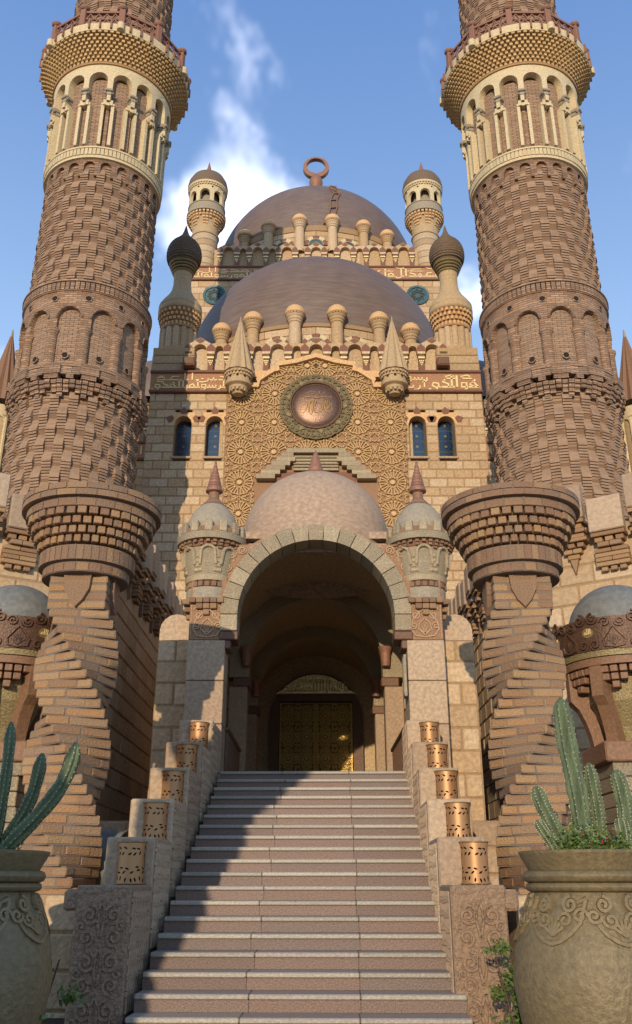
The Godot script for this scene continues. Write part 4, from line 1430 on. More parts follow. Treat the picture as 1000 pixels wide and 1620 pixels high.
func rear_hall() -> void:
	var o := thing("rear_hall", "tall rear prayer hall with round teal windows and the highest purple dome", "building", Vector3(0, 6, -42))
	var spans := func(y: float) -> Array: return [[-7.2, 7.0]]
	masonry(o, "block", Transform3D(), 13.0, 25.98, 0.42, spans, 0.8, "sand", 300, 19.0, 0.6)
	var body := MB.new()
	body.bx(-7.1, 6.9, -6.0, 26.9, -16, -0.62)
	part(o, "body", body, "sandshade")
	band(o, -7.25, 7.05, 25.98, 26.91, 0.03, [["AllHwrswlHAllH", -3.3, 3.85, 0.22, 0.125], ["wSdqALH", -3.0, 3.9, 0.58, 0.105], ["mxmdALHA", 6.9, 3.2, 0.26, 0.16], ["*x*b", 6.7, 2.9, 0.62, 0.1], ["klAAlH", 3.7, 2.5, 0.26, 0.16]])
	merlon_row(o, 3, 1.63, 26.91, 0.0)
	for q in [-1, 1]:
		var w := MB.new()
		w.lathe([Vector2(0.0, 0.0), Vector2(0.5, 0.0), Vector2(0.5, 0.06), Vector2(0.62, 0.07), Vector2(0.62, 0.0)], 32)
		var t := Transform3D(Basis(Vector3.RIGHT, PI / 2), Vector3(q * 5.55, 25.0, 0.02))
		var win := part(o, "round_window", w, "teal", t)
		var tr := MB.new()
		for k in 8:
			var a := TAU * k / 8
			tr.ridge(spiral(0.26 * cos(a), 0.26 * sin(a), 0.14, 1.3, a, 1, 10), 0.04, 0.04, plane(Transform3D(Basis(Vector3.RIGHT, -PI / 2), Vector3.ZERO)))
		part(win, "tracery", tr, "iron")
	round_window_drum(o, -6.9, 6.5, 26.9, 29.7, 30.1, 1.2, [0.0, 0.29, -0.29])
	for a in [0.14, 0.42, 0.67, 1.0]:
		for q in [-1, 1]: pinnacle(o, Vector3(sin(a * q) * 6.7, 28.05, -6.9 + cos(a) * 6.7), 1.19)
	var dm := dome_mesh(6.4, 30.2)
	dm.lathe([Vector2(6.4, 29.6), Vector2(6.4, 30.2)], 64)
	part(o, "dome", dm, "dome", shift(0, 0, -6.9))
	# crescent finial
	var f := MB.new()
	f.lathe([Vector2(0.4, 36.4), Vector2(0.3, 37.4), Vector2(0.22, 38.2), Vector2(0.3, 38.4), Vector2(0.42, 38.7), Vector2(0.46, 38.95), Vector2(0.42, 39.2), Vector2(0.3, 39.42), Vector2(0.24, 39.5), Vector2(0, 39.52)], 24, Color.WHITE, true)
	var fin := part(o, "finial", f, "copper", shift(0, 0, -6.9))
	var cr := MB.new()
	var outer := []
	var n := 48
	for i in n:
		var a := TAU * i / n
		outer.append([Vector2(cos(a), sin(a)) * 0.88 + Vector2(0, 40.2), Vector2(cos(a), sin(a)) * 0.64 + Vector2(0, 40.32)])
	for i in n:
		var p: Array = outer[i]
		var q: Array = outer[(i + 1) % n]
		cr.extrude(PackedVector2Array([p[0], q[0], q[1], p[1]]), -0.17, 0.17, plane(Transform3D()), tone(0.85, 1.0), true)
	part(fin, "crescent", cr, "copper")
	# ladder left lying on the dome
	var l := thing("rope_ladder", "thin rope ladder hanging crookedly down the highest dome", "ladder", Vector3(0.9, 40, -44))
	var path := [[0.16, 0.66, -0.735], [0.16, 0.609, -0.777], [0.192, 0.466, -0.863], [0.161, 0.338, -0.927], [0.16, 0.222, -0.962], [0.141, 0.119, -0.983], [0.096, 0.024, -0.995], [0.08, -0.06, -0.995]]
	var rails := [[], []]
	for p in path:
		for q in 2:
			var dir := Vector3(p[0] + (q - 0.5) * 0.062, p[1] + (q - 0.5) * 0.02, -p[2]).normalized()
			rails[q].append(Vector3(0, 36.2, -48.9) + dir * 6.48 - l.position)
	for q in 2:
		var m := MB.new()
		m.sweep(rails[q], arc(0, 0, 0.045, 0, TAU * 4 / 5.0, 4), func(_t): return 1.0)
		part(l, "rail", m, "brownlight")
	for i in path.size():
		var m := MB.new()
		m.sweep([rails[0][i], rails[1][(i + 1) % path.size() if i in [1, 5] else i]], arc(0, 0, 0.05, 0, TAU * 4 / 5.0, 4), func(_t): return 1.0)
		part(l, "rung", m, "brownlight")


func onion_tower(at: Vector3, label: String) -> Node3D:
	var o := thing("onion_turret", label, "turret", at, 0.0, "onion turrets on the front hall")
	var base := MB.new()
	for r in 3:
		base.cbox(shift(0, 0.16 + r * 0.33, 0), Vector3(1.5 - r * 0.02, 0.31, 1.5 - r * 0.02), 0.02, tone(0.85, 1))
	base.lathe([Vector2(0.72, 0.98), Vector2(0.72, 1.1), Vector2(0.6, 1.14), Vector2(0.6, 2.0)], 24)
	part(o, "base", base, M["sand"][1])
	var hm := MB.new()
	hm.lathe([Vector2(0.12, 1.12), Vector2(0.12, 1.95)], 8, Color.WHITE, true, Vector3(0, 0, 0.57))
	var hmm := hm.mesh()
	for k in 14: part(o, "half_column", hmm, pick("sand"), Transform3D(Basis(Vector3.UP, TAU * k / 14), Vector3.ZERO))
	var cb := MB.new()
	for row in 4:
		for k in 28:
			cb.rbox(0.66 + row * 0.045, TAU * (k + (0.5 if row % 2 else 0.0)) / 28, 2.12 + row * 0.17, Vector3(0.085, 0.12, 0.12), tone(0.85, 1))
	cb.lathe([Vector2(0.6, 1.95), Vector2(0.68, 1.97), Vector2(0.68, 2.05), Vector2(0.58, 2.06), Vector2(0.72, 2.72)], 28, Color(0.55, 0.48, 0.42))
	stuff(part(o, "honeycomb_corbel", cb, "sandcut"))
	var nk := MB.new()
	nk.lathe([Vector2(0.70, 2.72), Vector2(0.80, 2.73), Vector2(0.80, 2.93), Vector2(0.76, 2.95), Vector2(0.80, 3.0), Vector2(0.79, 3.1), Vector2(0.66, 3.32), Vector2(0.50, 3.55), Vector2(0.38, 3.8), Vector2(0.33, 4.1), Vector2(0.33, 4.4), Vector2(0.36, 4.62)], 32, Color.WHITE, true)
	part(o, "neck", nk, "sandshade")
	for r in 4:
		var g := MB.new()
		var pr := []
		for j in 7: pr.append(Vector2(0.37 + r * 0.045 + 0.045 * cos(TAU * j / 6), 4.66 + r * 0.11 + 0.055 * sin(TAU * j / 6)))
		g.lathe(pr, 28, Color.WHITE, true)
		part(o, "gilt_ring", g, "olive")
	var on := MB.new()
	on.lathe([Vector2(0.48, 5.02), Vector2(0.60, 5.18), Vector2(0.655, 5.4), Vector2(0.65, 5.62), Vector2(0.58, 5.85), Vector2(0.45, 6.08), Vector2(0.28, 6.28), Vector2(0.15, 6.45), Vector2(0.08, 6.65), Vector2(0.03, 6.88), Vector2(0, 6.95)], 32, Color.WHITE, true)
	var scales := MB.new()
	for row in 11:
		var y := 5.15 + row * 0.095
		var r := 0.655 * sqrt(maxf(0.05, 1.0 - pow((y - 5.48) / 0.78, 2.0)))
		for k in 30:
			scales.rbox(r + 0.012, TAU * (k + (0.5 if row % 2 else 0.0)) / 30, y, Vector3(TAU * r / 30 * 0.8, 0.07, 0.03), tone(0.75, 1.0))
	var onp := part(o, "onion_dome", on, "onion")
	stuff(part(onp, "scales", scales, "onion"))
	return o


func lantern_turret(at: Vector3, label: String) -> Node3D:
	var o := thing("domed_turret", label, "turret", at, 0.0, "domed turrets on the rear hall")
	var rows := 6
	for r in rows:
		var sh := MB.new()
		sh.lathe([Vector2(0.74, 0.01), Vector2(0.75, 0.02), Vector2(0.75, 0.40), Vector2(0.74, 0.41)], 24, tone(0.85, 1))
		part(o, "shaft_course", sh, pick("sand"), shift(0, r * 0.42, 0))
	var bd := MB.new()
	bd.lathe([Vector2(0.7, 2.5), Vector2(0.8, 2.52), Vector2(0.82, 2.6), Vector2(0.76, 2.66), Vector2(0.72, 2.7), Vector2(0.78, 3.2), Vector2(1.0, 3.75)], 28)
	part(o, "collar", bd, "sandshade")
	var mq := MB.new()
	for row in 5:
		for k in 32:
			if row < 3 and k % 4 > 1 + (1 if row > 1 else 0): continue
			mq.rbox(0.82 + row * 0.075, TAU * k / 32, 3.2 + row * 0.15, Vector3(0.13, 0.13, 0.2), tone(0.8, 1.0))
	stuff(part(o, "muqarnas", mq, "sandcut"))
	var gal := MB.new()
	gal.lathe([Vector2(0.9, 3.9), Vector2(1.14, 3.92), Vector2(1.14, 4.1), Vector2(1.06, 4.12), Vector2(1.06, 4.5), Vector2(1.1, 4.52), Vector2(1.1, 4.58), Vector2(0.6, 4.6), Vector2(0.6, 6.2)], 32)
	for k in 40: gal.rbox(1.11, TAU * k / 40, 4.16, Vector3(0.1, 0.07, 0.1))
	part(o, "gallery", gal, "greystone")
	var a := MB.new()
	var R := 1.06
	var hw := PI / 8 * R
	var p := PackedVector2Array([Vector2(-hw, 4.58), Vector2(-hw, 5.75), Vector2(0, 5.75), Vector2(hw, 5.75), Vector2(hw, 4.58), Vector2(hw - 0.12, 4.58)])
	for i in 11: p.append(Vector2((hw - 0.12) * cos(PI * i / 10.0), 5.12 + (hw - 0.12) * sin(PI * i / 10.0)))
	p.append(Vector2(-hw + 0.12, 4.58))
	a.extrude(p, -0.18, 0.0, drum(R))
	var am := a.mesh()
	for k in 8:
		part(o, "open_arch", am, "cream", Transform3D(Basis(Vector3.UP, TAU * k / 8), Vector3.ZERO))
		var h := MB.new()
		h.lathe([Vector2(0.06, 0), Vector2(0, 0.01)], 8)
		part(o, "vent_hole", h, "dark", Transform3D(Basis(Vector3.UP, TAU * (k + 0.5) / 8) * Basis(Vector3.RIGHT, PI / 2), Basis(Vector3.UP, TAU * (k + 0.5) / 8) * Vector3(0, 5.6, 1.062)))
	var cr := MB.new()
	for k in 44: cr.rbox(1.13, TAU * k / 44, 5.80, Vector3(0.09, 0.1, 0.12))
	cr.lathe([Vector2(0.9, 5.74), Vector2(1.07, 5.75), Vector2(1.07, 5.86), Vector2(1.16, 5.87), Vector2(1.17, 6.0), Vector2(1.1, 6.05)], 36)
	part(o, "cornice", cr, "cream")
	var dm := MB.new()
	dm.lathe([Vector2(1.17, 6.0), Vector2(1.19, 6.18), Vector2(1.12, 6.55), Vector2(0.94, 6.9), Vector2(0.66, 7.15), Vector2(0.32, 7.28), Vector2(0, 7.31)], 32, Color.WHITE, true)
	part(o, "dome", dm, "onion")
	var sp := MB.new()
	sp.lathe([Vector2(0.2, 7.2), Vector2(0.27, 7.28), Vector2(0.27, 7.36), Vector2(0.2, 7.42), Vector2(0.0, 8.35)], 14)
	part(o, "spike", sp, "copper")
	return o


func cone_turret(at: Vector3, label: String, s: float, full: bool) -> void:
	var o := thing("spired_turret", label, "turret", at)
	if not full: o.scale = Vector3(0.86, 1.0, 0.86)
	var bd := MB.new()
	if full:
		bd.lathe([Vector2(0.62, -9), Vector2(0.62, -4.3), Vector2(0.75, -4.2), Vector2(0.75, -3.9), Vector2(0.52, -3.8), Vector2(0.5, -0.2)], 16)
		part(o, "shaft", bd, "sandshade")
		for k in 8:
			var a := MB.new()
			var b := Basis(Vector3.UP, TAU * k / 8)
			a.cbox(Transform3D(b, b * Vector3(0, -2.1, 0.53)), Vector3(0.1, 3.4, 0.1), 0.02)
			part(o, "cream_rib", a, "cream")
			var ar := MB.new()
			ar.ridge(arc(0, -0.55, 0.17, 0, PI, 8), 0.08, 0.06, drum(0.5, Transform3D(Basis(Vector3.UP, TAU * (k + 0.5) / 8), Vector3.ZERO)))
			part(o, "cream_arch", ar, "cream")
		var hd := MB.new()
		hd.lathe([Vector2(0.5, -0.4), Vector2(0.56, -0.35), Vector2(0.58, 0.0)], 16)
		part(o, "head", hd, "cream")
	else:
		bd.lathe([Vector2(0.0, -0.62), Vector2(0.2, -0.61), Vector2(0.26, -0.5), Vector2(0.36, -0.44), Vector2(0.38, -0.36), Vector2(0.52, -0.30), Vector2(0.54, -0.18), Vector2(0.48, -0.16), Vector2(0.48, 0.08), Vector2(0.55, 0.2)], 24)
		part(o, "drum", bd, "sandshade")
		var cb := MB.new()
		for row in 2:
			for k in 24:
				cb.rbox(0.53 + row * 0.05, TAU * (k + row * 0.5) / 24, 0.02 + row * 0.1, Vector3(0.08, 0.08, 0.1))
		for k in 12: cb.rbox(0.36, TAU * k / 12, -0.49, Vector3(0.09, 0.09, 0.1))
		stuff(part(o, "corbels", cb, "sandshade"))
		for k in 10:
			var h := MB.new()
			h.lathe([Vector2(0.055, 0), Vector2(0, 0.01)], 8)
			var b := Basis(Vector3.UP, TAU * k / 10)
			part(o, "vent_hole", h, "dark", Transform3D(b * Basis(Vector3.RIGHT, PI / 2), b * Vector3(0, -0.05, 0.485)))
	var cn := MB.new()
	var n := 12
	var top := Vector3(0, 2.75 * s, 0)
	for k in n:
		var a0 := TAU * k / n
		var a1 := TAU * (k + 1) / n
		var am := (a0 + a1) / 2
		var p0 := Vector3(sin(a0), 0, cos(a0)) * 0.62 + Vector3.UP * 0.2
		var p1 := Vector3(sin(a1), 0, cos(a1)) * 0.62 + Vector3.UP * 0.2
		var pm := Vector3(sin(am), 0, cos(am)) * 0.53 + Vector3.UP * 0.2
		for tr in [[p0, pm], [pm, p1]]:
			var nn: Vector3 = (tr[1] - tr[0]).cross(top - tr[0]).normalized()
			if nn.dot(Vector3(sin(am), 0.2, cos(am))) < 0: nn = -nn
			cn.tri(tr[0], tr[1], top, nn, nn, nn)
		cn.tri(p0, p1, Vector3(0, 0.2, 0), Vector3.DOWN, Vector3.DOWN, Vector3.DOWN)
		var q := MB.new()
	part(o, "cone", cn, "brownlight" if full else "sandshade")
	var tp := MB.new()
	tp.lathe([Vector2(0.06, 2.5 * s), Vector2(0.03, 2.72 * s), Vector2(0, 2.8 * s)], 8)
	part(o, "tip", tp, "greystone")

func portal() -> void:
	var o := thing("entrance_portal", "domed entrance porch with gilded round arch over the deep dark passage", "portal", Vector3(0, 3.35, -16.6))
	for s in [-1, 1]:
		var yy := 0.0
		for k in 3:
			var h: float = [0.84, 0.76, 0.74][k]
			var b := MB.new()
			b.cbox(shift(s * 2.0, yy + h / 2, -0.35), Vector3(0.68, h - 0.012, 0.7), 0.012)
			part(o, "pier_block", b, pick("pink"))
			yy += h
		var cb := MB.new()
		cb.cbox(shift(s * 2.0, 2.34 + 0.6, -0.355), Vector3(0.67, 1.2, 0.69), 0.015)
		var panel := part(o, "carved_panel", cb, "carvedred")
		var cv := MB.new()
		var mp := plane(shift(s * 2.0, 2.34, -0.012))
		for q in [-1, 1]:
			cv.ridge(spiral(q * 0.12, 0.72, 0.095, 1.6, PI if q > 0 else 0.0, -q), 0.035, 0.025, mp)
			cv.ridge(spiral(q * 0.16, 0.46, 0.085, 1.5, PI / 2, q), 0.032, 0.025, mp)
			cv.ridge(spiral(q * 0.20, 0.26, 0.07, 1.4, PI, -q), 0.03, 0.025, mp)
			cv.ridge(PackedVector2Array([Vector2(0, 0.60), Vector2(q * 0.1, 0.5), Vector2(q * 0.22, 0.36), Vector2(q * 0.26, 0.2), Vector2(q * 0.18, 0.08), Vector2(0, 0.05)]), 0.035, 0.028, mp)
			cv.ridge(PackedVector2Array([Vector2(0, 0.40), Vector2(q * 0.09, 0.32), Vector2(q * 0.12, 0.2), Vector2(0, 0.09)]), 0.03, 0.026, mp)
			cv.ridge(PackedVector2Array([Vector2(q * 0.3, 0.05), Vector2(q * 0.3, 0.8)]), 0.02, 0.015, mp)
			cv.ridge(PackedVector2Array([Vector2(q * 0.27, 0.82), Vector2(q * 0.2, 0.66), Vector2(q * 0.26, 0.56)]), 0.028, 0.024, mp)
		for k in 5:
			var a := PI * (k + 0.5) / 5.0
			cv.ridge(PackedVector2Array([Vector2(0.0, 0.12), Vector2(cos(a) * 0.09, 0.14 + sin(a) * 0.14)]), 0.025, 0.025, mp)
		part(panel, "scrolls", cv, "carvededge")
		# spandrel beside the arch
		var sp := PackedVector2Array([Vector2(s * 1.75, 2.5), Vector2(s * 1.75, 4.2)])
		var r := 1.62
		var a_top := asin(clampf((4.2 - 2.81) / r, -1, 1))
		for i in 13:
			var a := a_top * (1.0 - i / 12.0)
			sp.append(Vector2(s * r * cos(a), 2.81 + r * sin(a)))
		sp.append(Vector2(s * r, 2.5))
		var sm := MB.new()
		sm.extrude(sp, -0.5, -0.06, plane(Transform3D()))
		var spn := part(o, "spandrel", sm, "carvedred")
		var sc := MB.new()
		var mq := plane(shift(0, 0, -0.06))
		for p in [[1.62, 4.02, 0.11], [1.40, 4.08, 0.08], [1.68, 3.74, 0.09], [1.70, 3.5, 0.06], [1.2, 4.13, 0.05]]:
			sc.ridge(spiral(s * p[0], p[1], p[2], 1.7, 0, s), 0.03, 0.03, mq)
			sc.ridge(spiral(s * (p[0] + 0.02), p[1] - 0.03, p[2] * 1.25, 0.6, 1.5, -s), 0.026, 0.026, mq)
		part(spn, "scrolls", sc, "carvededge")
		# stepped brackets under the arch ring
		for k in 2:
			var br := MB.new()
			br.cbox(shift(s * (1.60 + k * 0.08), 2.42 - k * 0.16, -0.26), Vector3(0.34 - k * 0.1, 0.155, 0.56 - k * 0.06), 0.015)
			part(o, "bracket", br, "brown")
	# arch ring
	var n := 17
	for k in n:
		var a0 := PI * k / n + 0.005
		var a1 := PI * (k + 1) / n - 0.005
		var p := arc(0, 2.81, 1.45, a0, a1, 4)
		p.append_array(arc(0, 2.81, 1.76 + rng.randf_range(-0.006, 0.006), a1, a0, 4))
		var m := MB.new()
		m.extrude(p, -0.55, 0.05 + rng.randf_range(-0.006, 0.006), plane(Transform3D()), Color.WHITE, true)
		part(o, "voussoir", m, pick("gilt"))
	for s in [-1, 1]:
		var m := MB.new()
		m.cbox(shift(s * 1.605, 2.655, -0.25), Vector3(0.31, 0.30, 0.6), 0.012)
		part(o, "voussoir", m, pick("gilt"))
	# roof, drum and dome
	var rf := MB.new()
	rf.bx(-2.28, 2.28, 4.63, 4.78, -11.3, -0.9)
	rf.bx(-1.75, 1.75, 4.29, 4.40, -0.95, -0.56)
	part(o, "roof", rf, "plaster")
	var dm := dome_mesh(1.57, 4.95)
	dm.lathe([Vector2(1.62, 4.2), Vector2(1.62, 4.82), Vector2(1.57, 4.9), Vector2(1.57, 4.95)], 64)
	part(o, "dome", dm, "plaster", shift(-0.01, 0, -2.1))
	var fn := MB.new()
	fn.lathe([Vector2(0.15, 6.45), Vector2(0.16, 6.55), Vector2(0.13, 6.58), Vector2(0.17, 6.62), Vector2(0.17, 6.68), Vector2(0.13, 6.8), Vector2(0.06, 7.05), Vector2(0, 7.2)], 20)
	part(o, "finial", fn, "copper", shift(-0.01, 0, -2.1))
	# ---- passage: side walls, vault, cross arches, door
	for s in [-1, 1]:
		var wall_t := Transform3D(Basis(Vector3(0, 0, s), Vector3.UP, Vector3(-s, 0, 0)), Vector3(s * 1.96, 0, 0))
		var sp2 := func(y: float) -> Array: return [[-11.2, -0.7]] if s > 0 else [[0.7, 11.2]]
		masonry(o, "inner_block", wall_t, 0.0, 2.85, 0.36, sp2, 0.62, "sand", 140, -1e9, 0.36)
		var out := MB.new()
		out.bx(s * 2.1, s * 2.33, 0, 4.64, -11.3, -0.7)
		part(o, "outer_wall", out, "sandshade")
	var va := MB.new()
	va.lathe([Vector2(1.93, 0.66), Vector2(1.93, 11.3)], 40, Color.WHITE, true, Vector3.ZERO, -PI / 2, PI / 2)
	part(o, "vault", va, "sandshade", Transform3D(Basis(Vector3(1, 0, 0), Vector3(0, 0, -1), Vector3(0, 0.93, 0)), Vector3(0, 2.81, 0)))
	for z in [-4.1, -7.7]:
		var p := PackedVector2Array([Vector2(1.95, 2.5), Vector2(1.95, 4.62), Vector2(-1.95, 4.62), Vector2(-1.95, 2.5), Vector2(-1.5, 2.5)])
		for i in 25: p.append(Vector2(-1.5 * cos(PI * i / 24.0), 2.83 + 1.5 * sin(PI * i / 24.0)))
		p.append(Vector2(1.5, 2.5))
		var m := MB.new()
		m.extrude(p, z - 0.5, z, plane(Transform3D()), Color.WHITE, true)
		part(o, "cross_arch", m, M["gilt"][1])
		for s in [-1, 1]:
			var pl := MB.new()
			pl.cbox(shift(s * 1.74, 1.15, z - 0.25), Vector3(0.42, 2.3, 0.46), 0.02)
			part(o, "pilaster", pl, "pink1")
			var br := MB.new()
			br.cbox(shift(s * 1.66, 2.40, z - 0.25), Vector3(0.4, 0.2, 0.48), 0.02)
			part(o, "bracket", br, "brown")
			var l := thing("wall_sconce", "small copper cone sconce on the %s arch of the passage, %s" % ["front" if z > -5 else "rear", "sunlit side" if s > 0 else "shaded side"], "wall lamp", Vector3(s * 1.56, 3.35 + 2.72, -16.6 + z + 0.13), 0.0, "sconces in the passage")
			var sl := MB.new()
			sl.lathe([Vector2(0.0, 0), Vector2(0.09, 0.0), Vector2(0.1, 0.06), Vector2(0.12, 0.3), Vector2(0.17, 0.42), Vector2(0.14, 0.42), Vector2(0.09, 0.1), Vector2(0, 0.1)], 16)
			part(l, "shade", sl, "copper")
			var ar := MB.new()
			ar.bx(-0.03, 0.03, 0.1, 0.16, -0.13, -0.05)
			part(l, "bracket_arm", ar, "iron")
	for s in [-1, 1]:
		for k in 14:
			var bl := MB.new()
			bl.cbox(shift(s * 1.66, 0.42, -0.95 - k * 0.21), Vector3(0.07, 0.84, 0.07), 0.01)
			part(o, "baluster", bl, "brown")
		var hr := MB.new()
		hr.cbox(shift(s * 1.66, 0.88, -2.35), Vector3(0.12, 0.08, 3.0), 0.015)
		part(o, "handrail", hr, "brown")
	var dw := MB.new()
	dw.bx(-1.95, 1.95, 0, 4.7, -11.6, -11.2)
	part(o, "door_wall", dw, "sandshade")
	var fp := PackedVector2Array([Vector2(-1.37, 0), Vector2(-1.37, 2.65)])
	for i in 25: fp.append(Vector2(-1.37 * cos(PI * i / 24.0), 2.65 + 1.37 * sin(PI * i / 24.0)))
	fp.append_array(PackedVector2Array([Vector2(1.37, 0), Vector2(1.08, 0), Vector2(1.08, 3.2), Vector2(-1.08, 3.2), Vector2(-1.08, 0)]))
	var fm := MB.new()
	fm.extrude(fp, -11.2, -10.95, plane(Transform3D()))
	part(o, "door_frame", fm, "frame")
	var ty := MB.new()
	var tp := PackedVector2Array([Vector2(-1.2, 3.42), Vector2(1.2, 3.42)])
	for i in range(1, 20):
		var a := lerpf(asin(0.77 / 1.32), PI - asin(0.77 / 1.32), i / 20.0)
		tp.append(Vector2(1.32 * cos(a), 2.65 + 1.32 * sin(a)))
	ty.extrude(tp, -10.96, -10.93, plane(Transform3D()))
	var typ := part(o, "tympanum", ty, "tympanum", shift(0, 3.42, -10.94) * Transform3D(Basis(Vector3.RIGHT, deg_to_rad(5)), Vector3.ZERO) * shift(0, -3.42, 10.94))
	var tl := MB.new()
	var tmp := plane(shift(0, 0, -10.93))
	write_text(tl, "lAAlHAlAAllHmxmd", 0.98, 3.50, 1.96, 0.085, tmp, 0.4, 0.02)
	write_text(tl, "rswlAllH", 0.5, 3.78, 1.0, 0.04, tmp, 0.6, 0.02)
	for k in 9: tl.ridge(spiral(-0.72 + k * 0.18, 3.66 + 0.12 * sin(PI * k / 8.0), 0.08, 1.5, k, 1, 12), 0.018, 0.02, tmp)
	part(typ, "lettering", tl, "doorgold")
	for s in [-1, 1]:
		var d := MB.new()
		d.cbox(shift(s * 0.54, 1.6, -11.06), Vector3(1.07, 3.18, 0.1), 0.02)
		var dp := part(o, "door", d, "dooreflect")
		var rl := MB.new()
		var k2 := func(p: Vector2) -> bool: return p.x * s > 0.03 and p.x * s < 1.05 and p.y > 0.1 and p.y < 3.15
		for row in 5: for c in 2: star_tile(rl, Vector2(s * (0.27 + 0.53 * c), 0.38 + row * 0.6), 0.56, plane(shift(0, 0, -11.01)), k2, 0.024, 0.045)
		part(dp, "relief", rl, "doorgold")
		var ed := MB.new()
		ed.ridge(PackedVector2Array([Vector2(s * 0.03, 0.05), Vector2(s * 1.04, 0.05), Vector2(s * 1.04, 3.14), Vector2(s * 0.03, 3.14)]), 0.05, 0.03, plane(shift(0, 0, -11.01)), true)
		part(dp, "border", ed, "doorgold")
	var sg := thing("notice_board", "narrow pale notice board on the inner side of the sunlit portal pier", "sign", Vector3(1.61, 5.05, -16.75))
	var sb := MB.new()
	sb.cbox(Transform3D(), Vector3(0.05, 0.75, 0.3), 0.01)
	part(sg, "board", sb, "greystone")
	var sf := MB.new()
	sf.bx(-0.03, -0.026, -0.33, 0.33, -0.12, 0.12)
	part(sg, "face", sf, "cream")


func portal_turret(at: Vector3, label: String) -> Node3D:
	var o := thing("portal_turret", label, "turret", at, 0.0, "crenellated turrets on the portal piers")
	for r in 3:
		for k in 5 - 2 * r:
			for f in 2:
				var b := Basis(Vector3.UP, 0 if f == 0 else PI / 2)
				for sg in ([1] if f == 0 else [1, -1]):
					var bs := Basis(Vector3.UP, 0.0 if f == 0 else sg * PI / 2)
					part(o, "corbel_brick", block(Vector3(0.12, 0.1, 0.2), 0.01), pick("redbrick"), Transform3D(bs, bs * Vector3((k - (4 - 2 * r) / 2.0) * 0.13, 0.02 - r * 0.11, 0.40 - r * 0.02 - 0.05)))
	var c := MB.new()
	c.lathe([Vector2(0.0, -0.15), Vector2(0.34, -0.15), Vector2(0.38, 0.08), Vector2(0.38, 0.3), Vector2(0.39, 0.42), Vector2(0.5, 1.02), Vector2(0.55, 1.06), Vector2(0.56, 1.2), Vector2(0.45, 1.3)], 32)
	part(o, "core", c, "redstone")
	var r1 := MB.new()
	r1.lathe([Vector2(0.38, 0.06), Vector2(0.43, 0.065), Vector2(0.435, 0.28), Vector2(0.38, 0.29)], 40)
	part(o, "ring", r1, "greystone")
	for k in 22: part(o, "ring_brick", block(Vector3(0.09, 0.1, 0.14), 0.008), pick("redbrick"), Transform3D(Basis(Vector3.UP, TAU * k / 22), Basis(Vector3.UP, TAU * k / 22) * Vector3(0, 0.34, 0.37 + (0.02 if k % 2 else 0.0))))
	var r2 := MB.new()
	r2.lathe([Vector2(0.40, 0.40), Vector2(0.45, 0.41), Vector2(0.48, 0.50), Vector2(0.46, 0.52)], 40)
	part(o, "lower_ring", r2, M["gilt"][2])
	var cup := MB.new()
	cup.lathe([Vector2(0.46, 0.52), Vector2(0.47, 0.54), Vector2(0.50, 0.75), Vector2(0.53, 1.06), Vector2(0.48, 1.07)], 40)
	var cpp := part(o, "cup", cup, M["gilt"][3])
	var mp := func(p: Vector3) -> Vector3:
		var r: float = 0.47 + (p.y - 0.54) / 0.52 * 0.06 + p.z
		return Vector3(r * sin(p.x), p.y, r * cos(p.x))
	var pet := MB.new()
	for k in 8:
		var a := TAU * k / 8
		var l := PackedVector2Array([Vector2(a - 0.30, 0.70)])
		for i in 9: l.append(Vector2(a - 0.25 * cos(PI * i / 8.0), 0.93 + 0.12 * sin(PI * i / 8.0)))
		l.append(Vector2(a + 0.30, 0.70))
		var li := []
		for i in l.size(): li.append(l[i])
		# ridge widths here are angles across and metres up, so build the lobe from short bars
		for i in l.size() - 1:
			var p0 := l[i]
			var p1 := l[i + 1]
			var q0: Vector3 = mp.call(Vector3(p0.x, p0.y, 0.02))
			var q1: Vector3 = mp.call(Vector3(p1.x, p1.y, 0.02))
			var dir := (q1 - q0)
			var outw := Vector3(sin(a), 0, cos(a))
			var bs := Basis(dir.normalized(), outw.cross(dir).normalized(), outw).orthonormalized()
			pet.cbox(Transform3D(bs, (q0 + q1) / 2), Vector3(dir.length() + 0.02, 0.055, 0.07), 0.012)
		var a2 := a + PI / 8
		for i in 4:
			var q0: Vector3 = mp.call(Vector3(a2, 0.60 + i * 0.09, 0.0))
			pet.cbox(Transform3D(Basis(Vector3.UP, a2), q0), Vector3(0.17 - i * 0.035, 0.09, 0.05), 0.02)
	part(cpp, "pointed_lobes", pet, M["gilt"][0])
	for row in 3:
		for k in 30:
			if row == 0 and k % 4 != 2: continue
			if row == 1 and k % 4 == 0: continue
			part(o, "dentil_brick", block(Vector3(0.07, 0.05, 0.1), 0.006), pick("redbrick"), Transform3D(Basis(Vector3.UP, TAU * k / 30), Basis(Vector3.UP, TAU * k / 30) * Vector3(0, 1.02 + row * 0.055, 0.52 + row * 0.03)))
	var sl := MB.new()
	sl.lathe([Vector2(0.5, 1.165), Vector2(0.66, 1.175), Vector2(0.67, 1.30), Vector2(0.66, 1.31), Vector2(0.4, 1.32)], 48)
	part(o, "slab", sl, M["gilt"][3])
	for k in 14:
		var m := MB.new()
		m.cbox(Transform3D(), Vector3(0.15, 0.24, 0.09), 0.02)
		var b := Basis(Vector3.UP, TAU * k / 14)
		part(o, "crenel", m, pick("gilt"), Transform3D(b, b * Vector3(0, 1.43, 0.61)))
		part(o, "infill_brick", block(Vector3(0.14, 0.12, 0.08), 0.01), pick("redbrick"), Transform3D(Basis(Vector3.UP, TAU * (k + 0.5) / 14), Basis(Vector3.UP, TAU * (k + 0.5) / 14) * Vector3(0, 1.37, 0.57)))
	var dm := MB.new()
